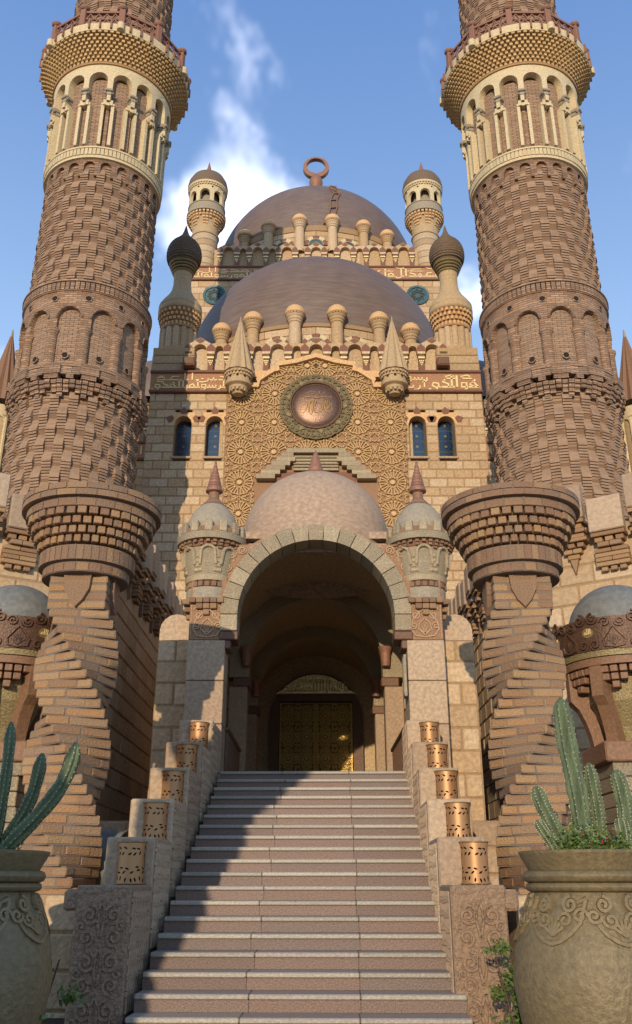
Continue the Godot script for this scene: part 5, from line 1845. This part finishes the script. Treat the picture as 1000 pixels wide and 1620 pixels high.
	dm.lathe([Vector2(0.54, 1.30), Vector2(0.535, 1.45), Vector2(0.50, 1.62), Vector2(0.43, 1.80), Vector2(0.33, 1.95), Vector2(0.22, 2.06), Vector2(0.18, 2.12)], 40, Color.WHITE, true)
	part(o, "dome", dm, "greystone")
	var nk := MB.new()
	nk.lathe([Vector2(0.26, 2.03), Vector2(0.17, 2.13), Vector2(0.12, 2.2)], 20)
	nk.lathe([Vector2(0.105, 2.17), Vector2(0.105, 2.36)], 20)
	part(o, "finial_neck", nk, "brownlight")
	var fc := MB.new()
	for i in 9:
		var y := 2.40 + i * 0.068
		var r := 0.155 * (1.0 - i / 9.5)
		fc.lathe([Vector2(r * 0.9, y - 0.002), Vector2(r, y + 0.006), Vector2(r * 0.97, y + 0.06), Vector2(r * 0.8, y + 0.066)], 14, tone(0.8, 1.0))
	fc.lathe([Vector2(0.1, 2.33), Vector2(0.17, 2.36), Vector2(0.175, 2.40), Vector2(0.14, 2.41)], 16)
	fc.lathe([Vector2(0.03, 3.0), Vector2(0.0, 3.07)], 10)
	part(o, "finial_cone", fc, "copper")
	return o


func wing(s: int) -> void:
	var o := thing("wing_wall", "high sandstone wing wall with brick corbels and stone crest plates, %s" % ("shaded side with the grey dome low before it" if s < 0 else "sunlit behind the tall green cactus"), "wall", Vector3(s * 4.12, 0, -17.6))
	var side := Transform3D(Basis(Vector3(0, 0, s), Vector3.UP, Vector3(-s, 0, 0)), Vector3.ZERO)
	var u := Vector3(0.84, 0, 0.5426 * s).normalized()
	var diag := Transform3D(Basis(u, Vector3.UP, u.cross(Vector3.UP)), Vector3.ZERO)
	var a := func(y: float) -> Array: return [[-10.2, 0.0]] if s > 0 else [[0.0, 10.2]]
	masonry(o, "block", side, 0.0, 7.5, 0.38, a, 0.72, "sand", 150, 2.5)
	var b := func(y: float) -> Array: return [[0.0, 7.0]] if s > 0 else [[-7.0, 0.0]]
	masonry(o, "block", diag, 0.0, 8.0, 0.38, b, 0.72, "sand", 150, 2.0)
	var body := MB.new()
	var e := u * 7.0 * s
	var poly := PackedVector2Array([Vector2(s * 0.5, -0.35), Vector2(e.x, e.z - 0.6), Vector2(s * 9.0, e.z - 0.6), Vector2(s * 9.0, -12.0), Vector2(s * 0.5, -12.0)])
	body.extrude(poly, 0.0, 8.2, func(p: Vector3) -> Vector3: return Vector3(p.x, p.z, p.y))
	part(o, "body", body, "sandshade")
	var cap := MB.new()
	for w in 2:
		var t := side if w == 0 else diag
		var n := 13 if w == 0 else 9
		for k in n:
			var x: float = (0.35 + k * 0.74) * (1 if (w == 0 and s < 0) or (w == 1 and s > 0) else -1)
			var tall := k % 2 == (0 if w == 0 else 1)
			var yb := 8.09 if tall else 7.74
			if w == 0: yb = 8.3 if tall else 8.15
			var wd := 0.66 if w == 1 else 0.5
			var pl := MB.new()
			pl.cbox(shift(0, 0.34, 0), Vector3(wd, 0.68, 0.22), 0.02)
			part(o, "crest_plate", pl, pick("pink"), t * shift(x, yb, 0.22))
			var rows := [[wd - 0.02, 0.30, 0.09, 0], [wd - 0.1, 0.24, 0.10, 3], [wd - 0.04, 0.27, 0.09, 0], [wd - 0.08, 0.22, 0.09, 2], [wd, 0.26, 0.08, 0], [wd - 0.12, 0.19, 0.1, 3], [wd - 0.3, 0.14, 0.1, 2], [wd - 0.42, 0.10, 0.1, 1]]
			if not tall: rows = [[wd - 0.02, 0.28, 0.09, 0], [wd - 0.06, 0.22, 0.1, 3], [wd - 0.2, 0.24, 0.1, 2], [wd - 0.02, 0.16, 0.09, 2], [wd - 0.02, 0.15, 0.09, 0], [wd - 0.02, 0.16, 0.09, 2], [wd - 0.02, 0.15, 0.09, 0], [wd - 0.14, 0.12, 0.09, 3]]
			var y := yb
			for r in rows:
				y -= r[2]
				if r[3] == 0:
					part(o, "corbel_course", block(Vector3(r[0], r[2] - 0.01, r[1] + 0.1), 0.01), pick("brick"), t * shift(x, y + r[2] / 2, r[1] / 2 - 0.05))
				else:
					for q in r[3]:
						var bw: float = r[0] / r[3]
						part(o, "corbel_brick", block(Vector3(bw - (0.05 if r[3] == 3 else 0.012), r[2] - 0.012, r[1] + 0.1), 0.01), pick("brick"), t * shift(x - r[0] / 2 + bw * (q + 0.5), y + r[2] / 2, r[1] / 2 - 0.05))
			if tall:
				var sp := MB.new()
				sp.extrude(PackedVector2Array([Vector2(-0.08, 0), Vector2(0.08, 0), Vector2(0.0, -0.28)]), 0.0, 0.08, plane(Transform3D()))
				part(o, "pendant", sp, pick("redbrick"), t * shift(x, y, 0))


func portal_flank(s: int) -> void:
	var o := thing("flank_buttress", "low stone buttress with a rounded top beside the %s portal pier" % ("shaded" if s < 0 else "sunlit"), "buttress", Vector3(s * 2.67, 0, -17.3))
	var sp := func(_y: float) -> Array: return [[-0.33, 0.33]]
	masonry(o, "block", Transform3D(), 2.2, 5.85, 0.42, sp, 0.5, "sand", 60, -1e9, 0.8)
	var c := MB.new()
	var p := PackedVector2Array([Vector2(-0.32, 5.86), Vector2(0.32, 5.86)])
	for i in 9: p.append(Vector2(0.32 * cos(PI * i / 8.0), 6.05 + 0.32 * sin(PI * i / 8.0)))
	c.extrude(p, -0.5, -0.04, plane(Transform3D()))
	part(o, "rounded_cap", c, "pink2")
	var f := MB.new()
	f.bx(-0.36, 0.36, 0, 2.2, -0.8, -0.02)
	part(o, "foot", f, "pink1")


func side_hall(s: int) -> void:
	var o := thing("side_hall", "%s side hall glimpsed between the minaret and the front hall" % ("sunlit" if s < 0 else "shaded"), "building", Vector3(s * 9.2, 0, -33))
	var sp := func(_y: float) -> Array: return [[-3.6, 3.6]]
	masonry(o, "block", Transform3D(), 8.0, 16.9, 0.36, sp, 0.62, "sand", 200, 12.0)
	var body := MB.new()
	body.bx(-3.5, 3.5, 0, 17.6, -9, -0.62)
	part(o, "body", body, "sandshade")
	band(o, -3.62, 3.62, 16.9, 17.7, 0.03, [["hwAllHAldYbsmAllH", 3.5, 7.0, 0.3, 0.14]])
	merlon_row(o, 2, 1.4, 17.7, 0.0)
	round_window_drum(o, -5.0, 3.3, 17.7, 20.6, 20.9, 0.9, [0.0, 0.5, -0.5])
	for a in [-0.9, -0.45, 0.0, 0.45, 0.9]: pinnacle(o, Vector3(sin(a) * 3.4 - s * 0.0, 18.6, -5.0 + cos(a) * 3.4), 1.0)
	pinnacle(o, Vector3(-s * 2.95, 18.0, -1.2), 1.0)
	part(o, "dome", dome_mesh(3.2, 20.8), "dome", shift(-s * 2.2, 0, -5.0))


func kiosk(at: Vector3, label: String) -> Node3D:
	var o := thing("domed_kiosk", label, "kiosk", at, 0.0, "domed brackets beside the stairs")
	var st := MB.new()
	for i in 16:
		var w := 0.98 + rng.randf_range(-0.05, 0.04)
		st.cbox(shift(rng.randf_range(-0.03, 0.03), 0.1 + i * 0.196, 0), Vector3(w, 0.185, w), 0.012, tone(0.75, 1.0))
	part(o, "stacked_courses", st, M["gilt"][0])
	var cap := MB.new()
	cap.cbox(shift(0, 3.26, 0), Vector3(1.16, 0.27, 1.16), 0.02)
	part(o, "capstone", cap, "brownlight")
	var core := MB.new()
	core.lathe([Vector2(0.40, 3.38), Vector2(0.46, 3.6), Vector2(0.62, 3.95), Vector2(0.66, 4.3), Vector2(0.66, 4.45)], 8, Color.WHITE, false, Vector3.ZERO, PI / 8, TAU + PI / 8)
	part(o, "bell", core, "olive")
	var fp := PackedVector2Array([Vector2(0.30, 3.38), Vector2(0.58, 3.38), Vector2(0.60, 3.52), Vector2(0.65, 3.70), Vector2(0.73, 3.88), Vector2(0.84, 4.0), Vector2(0.84, 4.42), Vector2(0.30, 4.42)])
	for k in 8:
		var f := MB.new()
		f.extrude(fp, -0.09, 0.09, plane(Transform3D(Basis(Vector3.UP, TAU * k / 8 - PI / 2), Vector3.ZERO)), Color.WHITE, true)
		part(o, "curved_fin", f, "brownlight")
	var r := MB.new()
	r.lathe([Vector2(0.6, 4.40), Vector2(0.86, 4.41), Vector2(0.87, 4.51), Vector2(0.8, 4.52)], 48)
	part(o, "lower_ring", r, "brownlight")
	var r2 := MB.new()
	r2.lathe([Vector2(0.7, 4.51), Vector2(0.89, 4.52), Vector2(0.90, 4.60), Vector2(0.8, 4.61)], 48)
	part(o, "upper_ring", r2, "olive")
	for row in 3:
		for k in 40:
			if row == 0 and k % 5 != 2: continue
			if row == 1 and (k % 5 == 0 or k % 5 == 4): continue
			if row == 2 and k % 5 == 0: continue
			part(o, "dentil", block(Vector3(0.1, 0.095, 0.14), 0.008), "brownlight", Transform3D(Basis(Vector3.UP, TAU * k / 40), Basis(Vector3.UP, TAU * k / 40) * Vector3(0, 4.14 + row * 0.105, 0.71 + row * 0.025)))
	var band_ := MB.new()
	band_.lathe([Vector2(0.78, 4.60), Vector2(0.89, 4.61), Vector2(0.92, 4.9), Vector2(0.93, 5.06), Vector2(0.88, 5.07), Vector2(0.7, 5.05)], 56)
	var bp := part(o, "copper_band", band_, "bronze")
	var mp := func(p: Vector3) -> Vector3:
		var rr := 0.89 + (p.y - 4.61) * 0.09 + p.z
		return Vector3(rr * sin(p.x / 0.91), p.y, rr * cos(p.x / 0.91))
	var sc := MB.new()
	var md := MB.new()
	var n := 8
	var w := TAU * 0.91 / n
	for k in n:
		var cx := w * k
		for q in [-1, 1]:
			sc.ridge(spiral(cx + q * 0.095, 5.04, 0.085, 1.6, PI / 2, q), 0.035, 0.035, mp)
			sc.ridge(spiral(cx + q * 0.085, 4.68, 0.075, 1.6, -PI / 2, -q), 0.032, 0.032, mp)
			sc.ridge(spiral(cx + w / 2 + q * 0.1, 4.98, 0.075, 1.5, PI, q), 0.032, 0.032, mp)
			sc.ridge(PackedVector2Array([Vector2(cx + w / 2, 4.93), Vector2(cx + w / 2 + q * 0.07, 4.84), Vector2(cx + w / 2 + q * 0.15, 4.74), Vector2(cx + w / 2 + q * 0.13, 4.65), Vector2(cx + w / 2, 4.63)]), 0.035, 0.032, mp)
			for j in 3: sc.ridge(PackedVector2Array([Vector2(cx + w / 2, 4.66), Vector2(cx + w / 2 + q * (0.02 + 0.035 * j), 4.80 - j * 0.03)]), 0.02, 0.02, mp)
		var el := PackedVector2Array()
		for j in 14: el.append(Vector2(cx + 0.085 * cos(TAU * j / 14), 4.86 + 0.07 * sin(TAU * j / 14)))
		md.extrude(el, 0.0, 0.012, mp, Color(0.3, 0.25, 0.2))
		write_text(md, "AllH", cx + 0.055, 4.84, 0.11, 0.022, mp, 0.5, 0.022)
	part(bp, "scrolls", sc, "bronze")
	part(bp, "gilt_script", md, "gold")
	var dm := dome_mesh(0.72, 5.02, 0.72, 48, 16)
	part(o, "dome", dm, "leaddome")
	return o


func pot(at: Vector3, label: String) -> Node3D:
	var o := thing("planter_urn", label, "planter", at, 0.4, "large carved urns at the foot of the stairs")
	var b := MB.new()
	b.lathe([Vector2(0.0, 0.0), Vector2(0.40, 0.0), Vector2(0.44, 0.06), Vector2(0.55, 0.28), Vector2(0.66, 0.6), Vector2(0.70, 0.88), Vector2(0.67, 1.12), Vector2(0.60, 1.32), Vector2(0.52, 1.46), Vector2(0.48, 1.55)], 56, Color.WHITE, true)
	part(o, "body", b, "pot")
	var rr := MB.new()
	for q in [[1.585, 0.50, 0.036], [1.665, 0.515, 0.046]]:
		var pr := []
		for j in 9: pr.append(Vector2(q[1] + q[2] * cos(TAU * j / 8), q[0] + q[2] * sin(TAU * j / 8)))
		rr.lathe(pr, 56, Color.WHITE, true)
	part(o, "neck_ring", rr, "pot")
	var rim := MB.new()
	rim.lathe([Vector2(0.48, 1.68), Vector2(0.50, 1.71), Vector2(0.57, 1.84), Vector2(0.575, 1.86), Vector2(0.54, 1.865), Vector2(0.49, 1.80), Vector2(0.47, 1.7)], 56)
	part(o, "rim", rim, "pot")
	var so := MB.new()
	so.lathe([Vector2(0.50, 1.78), Vector2(0, 1.80)], 32)
	part(o, "soil", so, "soil")
	var mp := func(p: Vector3) -> Vector3:
		var r := 0.485 + pow((1.54 - p.y) / 0.42, 0.9) * 0.175 + p.z if p.y < 1.54 else 0.485 + p.z
		return Vector3(r * sin(p.x / 0.56), p.y, r * cos(p.x / 0.56))
	var f := MB.new()
	var n := 7
	var w := TAU * 0.56 / n
	for k in n:
		var cx := w * k
		for q in [-1, 1]:
			f.ridge(spiral(cx + q * 0.12, 1.46, 0.062, 1.5, PI / 2, q), 0.042, 0.034, mp)
			f.ridge(spiral(cx + q * 0.085, 1.35, 0.056, 1.3, PI, -q), 0.038, 0.032, mp)
			f.ridge(spiral(cx + q * 0.2, 1.38, 0.056, 1.3, 0, q), 0.038, 0.032, mp)
			f.ridge(PackedVector2Array([Vector2(cx + w / 2, 1.5), Vector2(cx + q * 0.2, 1.33), Vector2(cx + q * 0.13, 1.25), Vector2(cx + q * 0.06, 1.2), Vector2(cx, 1.18)]), 0.042, 0.034, mp)
			for j in 3: f.ridge(PackedVector2Array([Vector2(cx, 1.24), Vector2(cx + q * (0.02 + 0.03 * j), 1.36 - j * 0.03)]), 0.034, 0.03, mp)
	part(o, "carved_frieze", f, "potrelief")
	return o


func cactus_arm(o: Node3D, path: Array, r: float) -> void:
	# smooth the path
	var c := Curve3D.new()
	for i in path.size():
		var tn: Vector3 = (path[mini(i + 1, path.size() - 1)] - path[maxi(i - 1, 0)]) * 0.22
		c.add_point(path[i], -tn, tn)
	var pts := []
	var n := 26
	for i in n + 1: pts.append(c.sample_baked(c.get_baked_length() * i / n))
	var cross := PackedVector2Array()
	var ribs := 7
	for i in ribs * 6:
		var a := TAU * i / (ribs * 6)
		cross.append(Vector2(cos(a), sin(a)) * (0.72 + 0.28 * pow(absf(cos(a * ribs / 2.0)), 1.6)))
	var rad := func(t: float) -> float: return r * (0.82 + 0.18 * minf(1.0, t * 4.0)) * (1.0 if t < 0.86 else sqrt(maxf(0.02, 1.0 - pow((t - 0.86) / 0.145, 2.0))))
	var m := MB.new()
	var wob := rng.randf() * 9.0
	var rad2 := func(t: float) -> float: return rad.call(t) * (1.0 + 0.05 * sin(t * 23.0 + wob) + 0.03 * sin(t * 51.0 + wob))
	var colf := func(t: float, j: int) -> Color:
		var g := 0.78 + 0.16 * sin(t * 17.0 + wob + j * 0.4) + 0.1 * sin(j * 2.1 + t * 60.0)
		var c0 := Color(g, g, g)
		var base := smoothstep(0.24, 0.0, t + 0.05 * sin(j * 1.3))
		return c0.lerp(Color(0.85, 0.62, 0.55), base * 0.8)
	m.sweep(pts, cross, rad2, Color.WHITE, colf)
	var st := part(o, "stem", m, "cactus")
	var sp := MB.new()
	for i in range(1, n):
		var d: Vector3 = (pts[i + 1] - pts[i - 1]).normalized()
		var x := d.cross(Vector3.FORWARD).normalized()
		var y := x.cross(d).normalized()
		for k in ribs:
			var a := TAU * k / ribs
			var nn := x * cos(a) + y * sin(a)
			var at: Vector3 = pts[i] + nn * rad.call(float(i) / n) * 1.0
			sp.box(Transform3D(Basis(), at), Vector3.ONE * 0.0065)
			for j in 2:
				var e := (nn + Vector3(rng.randf_range(-0.8, 0.8), rng.randf_range(-0.5, 0.9), rng.randf_range(-0.8, 0.8))).normalized() * 0.028
				var w := e.cross(d).normalized() * 0.0013
				sp.tri(at - w, at + w, at + e, nn, nn, nn)
	stuff(part(st, "spines", sp, "spine"))


func leaf_clump(m: MB, at: Vector3, r: Vector3, count: int, size: float, lo := 0.6) -> void:
	for i in count:
		var d := Vector3(rng.randfn(0, 0.45), absf(rng.randfn(0, 0.5)), rng.randfn(0, 0.45))
		var p := at + d * r
		var u := Vector3(rng.randf_range(-1, 1), rng.randf_range(-0.3, 1), rng.randf_range(-1, 1)).normalized()
		var v := u.cross(Vector3(rng.randf_range(-1, 1), rng.randf_range(-1, 1), rng.randf_range(-1, 1))).normalized()
		var s := size * rng.randf_range(0.6, 1.3)
		var nn := u.cross(v).normalized()
		var k := rng.randf_range(lo, 1.0)
		var col := Color(k * rng.randf_range(0.85, 1.0), k, k * rng.randf_range(0.6, 1.0))
		m.quad(p - u * s, p + v * s * 0.45, p + u * s, p - v * s * 0.45, nn, col)


func plants() -> void:
	var y := 1.79
	var o := thing("cactus", "group of green column cacti with one tall stem, in the sunlit urn", "cactus", Vector3(2.31, y, -8.5))
	var B := Vector3(2.31, y, -8.5)
	for a in [
		[[Vector3(2.30, 1.75, -8.55), Vector3(2.31, 2.2, -8.55), Vector3(2.26, 2.75, -8.56), Vector3(2.24, 3.16, -8.56)], 0.088],
		[[Vector3(2.16, 1.75, -8.4), Vector3(2.05, 2.0, -8.4), Vector3(1.95, 2.22, -8.4), Vector3(1.90, 2.38, -8.4)], 0.066],
		[[Vector3(2.06, 1.75, -8.3), Vector3(1.97, 1.92, -8.28), Vector3(1.89, 2.04, -8.27), Vector3(1.86, 2.1, -8.27)], 0.045],
		[[Vector3(2.40, 1.75, -8.6), Vector3(2.47, 1.98, -8.6), Vector3(2.47, 2.3, -8.6), Vector3(2.44, 2.60, -8.6)], 0.058],
		[[Vector3(2.42, 1.78, -8.4), Vector3(2.60, 1.92, -8.42), Vector3(2.67, 2.2, -8.43), Vector3(2.62, 2.52, -8.43)], 0.072],
		[[Vector3(2.26, 1.75, -8.34), Vector3(2.26, 1.95, -8.32), Vector3(2.25, 2.06, -8.3)], 0.075],
		[[Vector3(2.50, 1.75, -8.25), Vector3(2.56, 1.92, -8.24), Vector3(2.55, 2.12, -8.24)], 0.055],
		[[Vector3(2.36, 1.75, -8.72), Vector3(2.38, 2.0, -8.74), Vector3(2.36, 2.3, -8.74)], 0.06]]:
		var p := []
		for q in a[0]: p.append(q - B)
		cactus_arm(o, p, a[1])
	o = thing("cactus", "three pale green cactus arms leaning out of the shaded urn", "cactus", Vector3(-2.86, y, -8.5))
	B = Vector3(-2.86, y, -8.5)
	for a in [
		[[Vector3(-2.72, 1.75, -8.4), Vector3(-2.71, 2.1, -8.4), Vector3(-2.70, 2.5, -8.4), Vector3(-2.72, 2.93, -8.42)], 0.05],
		[[Vector3(-2.74, 1.75, -8.45), Vector3(-2.58, 2.05, -8.44), Vector3(-2.46, 2.3, -8.42), Vector3(-2.41, 2.66, -8.42)], 0.058],
		[[Vector3(-2.72, 1.72, -8.25), Vector3(-2.48, 1.98, -8.25), Vector3(-2.24, 2.26, -8.25), Vector3(-2.12, 2.50, -8.25), Vector3(-2.08, 2.73, -8.25)], 0.066],
		[[Vector3(-2.95, 1.75, -8.4), Vector3(-3.05, 2.1, -8.42), Vector3(-3.08, 2.5, -8.42)], 0.06]]:
		var p := []
		for q in a[0]: p.append(q - B)
		cactus_arm(o, p, a[1])
	# low succulents
	o = thing("succulent", "low leafy succulent with magenta flowers under the cacti", "plant", Vector3(2.45, 1.79, -8.35))
	var m := MB.new()
	for i in 13: leaf_clump(m, Vector3(rng.randf_range(-0.42, 0.25), 0.05, rng.randf_range(-0.12, 0.3)), Vector3(0.11, 0.17, 0.11), 170, 0.02)
	stuff(part(o, "leaves", m, "leaf"))
	var fl := MB.new()
	for i in 26:
		var c := Vector3(rng.randf_range(-0.4, 0.3), rng.randf_range(0.08, 0.24), rng.randf_range(-0.05, 0.36))
		fl.blob(c, Vector3(0.010, 0.007, 0.010), tone(0.7, 1.0), 5, 3)
	stuff(part(o, "flowers", fl, "flower"))
	o = thing("succulent", "dry brownish succulent at the foot of the leaning cactus arms", "plant", Vector3(-2.5, 1.79, -8.3))
	m = MB.new()
	for i in 4: leaf_clump(m, Vector3(rng.randf_range(-0.25, 0.1), 0.03, rng.randf_range(-0.1, 0.15)), Vector3(0.08, 0.14, 0.08), 110, 0.018, 0.35)
	stuff(part(o, "leaves", m, "leaf"))
	# planting at the foot of the parapets
	for sp in [[-2.55, -8.75, 0.55, "dark leafy ground plant between the shaded urn and the parapet foot"], [1.95, -9.3, 0.30, "small grey leafy plant beside the parapet foot near the sunlit urn"], [-3.35, -8.0, 0.4, "low leafy plant in front of the shaded urn"]]:
		o = thing("leafy_plant", sp[3], "plant", Vector3(sp[0], 0.3, sp[1]))
		m = MB.new()
		for i in 16:
			leaf_clump(m, Vector3(rng.randf_range(-sp[2], sp[2]), rng.randf_range(0.1, 0.75), rng.randf_range(-0.35, 0.35)), Vector3(0.12, 0.12, 0.12), 90, 0.032, 0.45)
		stuff(part(o, "leaves", m, "leaf"))
		var stm := MB.new()
		for i in 14:
			var x := rng.randf_range(-sp[2], sp[2])
			stm.box(Transform3D(Basis(Vector3(0, 0, 1), rng.randf_range(-0.3, 0.3)), Vector3(x, 0.35, rng.randf_range(-0.3, 0.3))), Vector3(0.012, 0.75, 0.012))
		part(o, "stems", stm, "palm_trunk")


func small_things() -> void:
	var j := thing("clay_jar", "dark clay jar lying on its side between the twisted column and the stair parapet", "jar", Vector3(-2.78, 1.55, -13.15), 0.0)
	var jm := MB.new()
	jm.lathe([Vector2(0.0, -0.55), Vector2(0.2, -0.5), Vector2(0.36, -0.25), Vector2(0.38, 0.05), Vector2(0.33, 0.25), Vector2(0.36, 0.32), Vector2(0.33, 0.33), Vector2(0.28, 0.2), Vector2(0.2, -0.3), Vector2(0, -0.4)], 32, Color.WHITE, true)
	var jt := Transform3D(Basis(Vector3.UP, 1.28) * Basis(Vector3.RIGHT, PI / 2), Vector3(0, 0.36, 0))
	part(j, "body", jm, "leaddome", jt)
	var ji := MB.new()
	ji.lathe([Vector2(0.29, 0.24), Vector2(0, 0.2)], 24)
	part(j, "mouth", ji, "dark", jt)
	for s in [-1, 1]:
		var w := thing("low_wall", "low coursed stone wall %s" % ("behind the dark jar" if s < 0 else "behind the sunlit twisted column, beside the parapet"), "wall", Vector3(s * 3.0, 0, -14.2))
		var sp := func(_y: float) -> Array: return [[-0.75, 0.75]]
		masonry(w, "block", Transform3D(), 0.3, 2.45, 0.36, sp, 0.6, "pink", 60, -1e9, 0.5)
		var t := thing("garden_terrace", "stone terrace edge under the %s twisted column" % ("shaded" if s < 0 else "sunlit"), "terrace", Vector3(s * 3.3, 0, -11.2))
		var sp2 := func(_y: float) -> Array: return [[-1.1, 3.0]] if s > 0 else [[-3.0, 1.1]]
		masonry(t, "block", Transform3D(), 0.0, 1.5, 0.36, sp2, 0.66, "sand", 80, -1e9, 1.8)
		var f := thing("floodlight", "dark floodlight box on the corner of the inscription band, %s" % ("shaded side" if s < 0 else "sunlit side"), "lamp", Vector3(s * 4.42, 18.02, -27.9))
		var fb := MB.new()
		fb.cbox(shift(0, 0.2, 0.12), Vector3(0.42, 0.34, 0.36), 0.02)
		part(f, "housing", fb, "banddark")
		var ff := MB.new()
		ff.cbox(shift(0, 0.2, 0.31), Vector3(0.34, 0.26, 0.03), 0.01)
		part(f, "front", ff, "brown")


func shrub_row() -> void:
	for k in 3:
		var o := thing("garden_shrub", ["dense shrub left of the forecourt, nearest the urn", "dense shrub left of the forecourt, middle one", "dense shrub left of the forecourt, farthest from the stairs"][k], "shrub", Vector3(-4.6 + k * 0.5, 0, -3.0 + k * 2.2))
		var m := MB.new()
		for i in 60:
			var a := rng.randf() * TAU
			var r := sqrt(rng.randf()) * 0.8
			leaf_clump(m, Vector3(cos(a) * r, rng.randf_range(0.4, 1.9) - r * 0.4, sin(a) * r), Vector3(0.3, 0.3, 0.3), 60, 0.07, 0.5)
		stuff(part(o, "leaves", m, "leaf"))
		var t := MB.new()
		for i in 5: t.lathe([Vector2(0.04, 0), Vector2(0.02, 2.0)], 6, Color.WHITE, true, Vector3(rng.randf_range(-0.3, 0.3), 0, rng.randf_range(-0.3, 0.3)))
		part(o, "stems", t, "palm_trunk")


func _ready() -> void:
	rng.seed = 20
	light_and_camera()
	materials()
	ground()
	rear_hall()
	for s in [-1, 1]: side_hall(s)
	front_hall()
	for s in [-1, 1]: wing(s)
	var m := minaret(Vector3(-7.03, 4, -24), "left minaret, its brick shaft rising beside the cloud bank")
	copy_of(m, Vector3(7.0, 4, -24), "right minaret, its brick shaft rising before clear blue sky")
	portal()
	for s in [-1, 1]: portal_flank(s)
	var t := portal_turret(Vector3(-2.03, 6.4, -16.95), "crenellated gilded turret on the shaded portal pier")
	copy_of(t, Vector3(2.03, 6.4, -16.95), "crenellated gilded turret on the sunlit portal pier")
	t = onion_tower(Vector3(-5.02, 18.0, -28.7), "onion turret standing in the shadow of the minaret")
	copy_of(t, Vector3(4.98, 18.0, -28.7), "onion turret standing in full sun")
	t = lantern_turret(Vector3(-6.4, 33.0, -43), "domed turret in front of the cloud, high on the rear hall")
	copy_of(t, Vector3(6.3, 33.0, -43), "domed turret before blue sky, high on the rear hall")
	cone_turret(Vector3(-2.66, 17.45, -27.55), "stone spire on the medallion panel's corner nearer the shaded wall", 0.92, false)
	cone_turret(Vector3(2.68, 17.45, -27.55), "stone spire on the medallion panel's corner nearer the sunlit wall", 0.92, false)
	cone_turret(Vector3(-10.45, 15.9, -27), "fluted brown spire at the photo's left edge, behind the minaret", 1.15, true)
	cone_turret(Vector3(10.6, 15.9, -27), "fluted brown spire at the photo's right edge, behind the minaret", 1.15, true)
	spiral_column(-1, Vector3(-3.25, 1.45, -12.5), "twisted brick column with a flared capital, shaded side of the stairs")
	spiral_column(1, Vector3(2.82, 1.45, -12.5), "twisted brick column with a flared capital, behind the tall cactus")
	t = kiosk(Vector3(-4.5, 0, -13.5), "grey-domed kiosk with copper band, in shade beside the twisted column")
	copy_of(t, Vector3(4.5, 0, -13.5), "grey-domed kiosk with copper band, sunlit behind the tall cactus")
	staircase()
	parapets()
	t = pot(Vector3(-2.86, 0, -8.5), "carved stone urn holding the leaning cactus arms")
	copy_of(t, Vector3(2.31, 0, -8.5), "carved stone urn holding the tall straight cactus", 0.1)
	plants()
	small_things()
	spiral_column(-1, Vector3(-3.85, 1.35, -1.2), "twisted brick gate column by the forecourt, whose shadow falls on the steps")
	shrub_row()
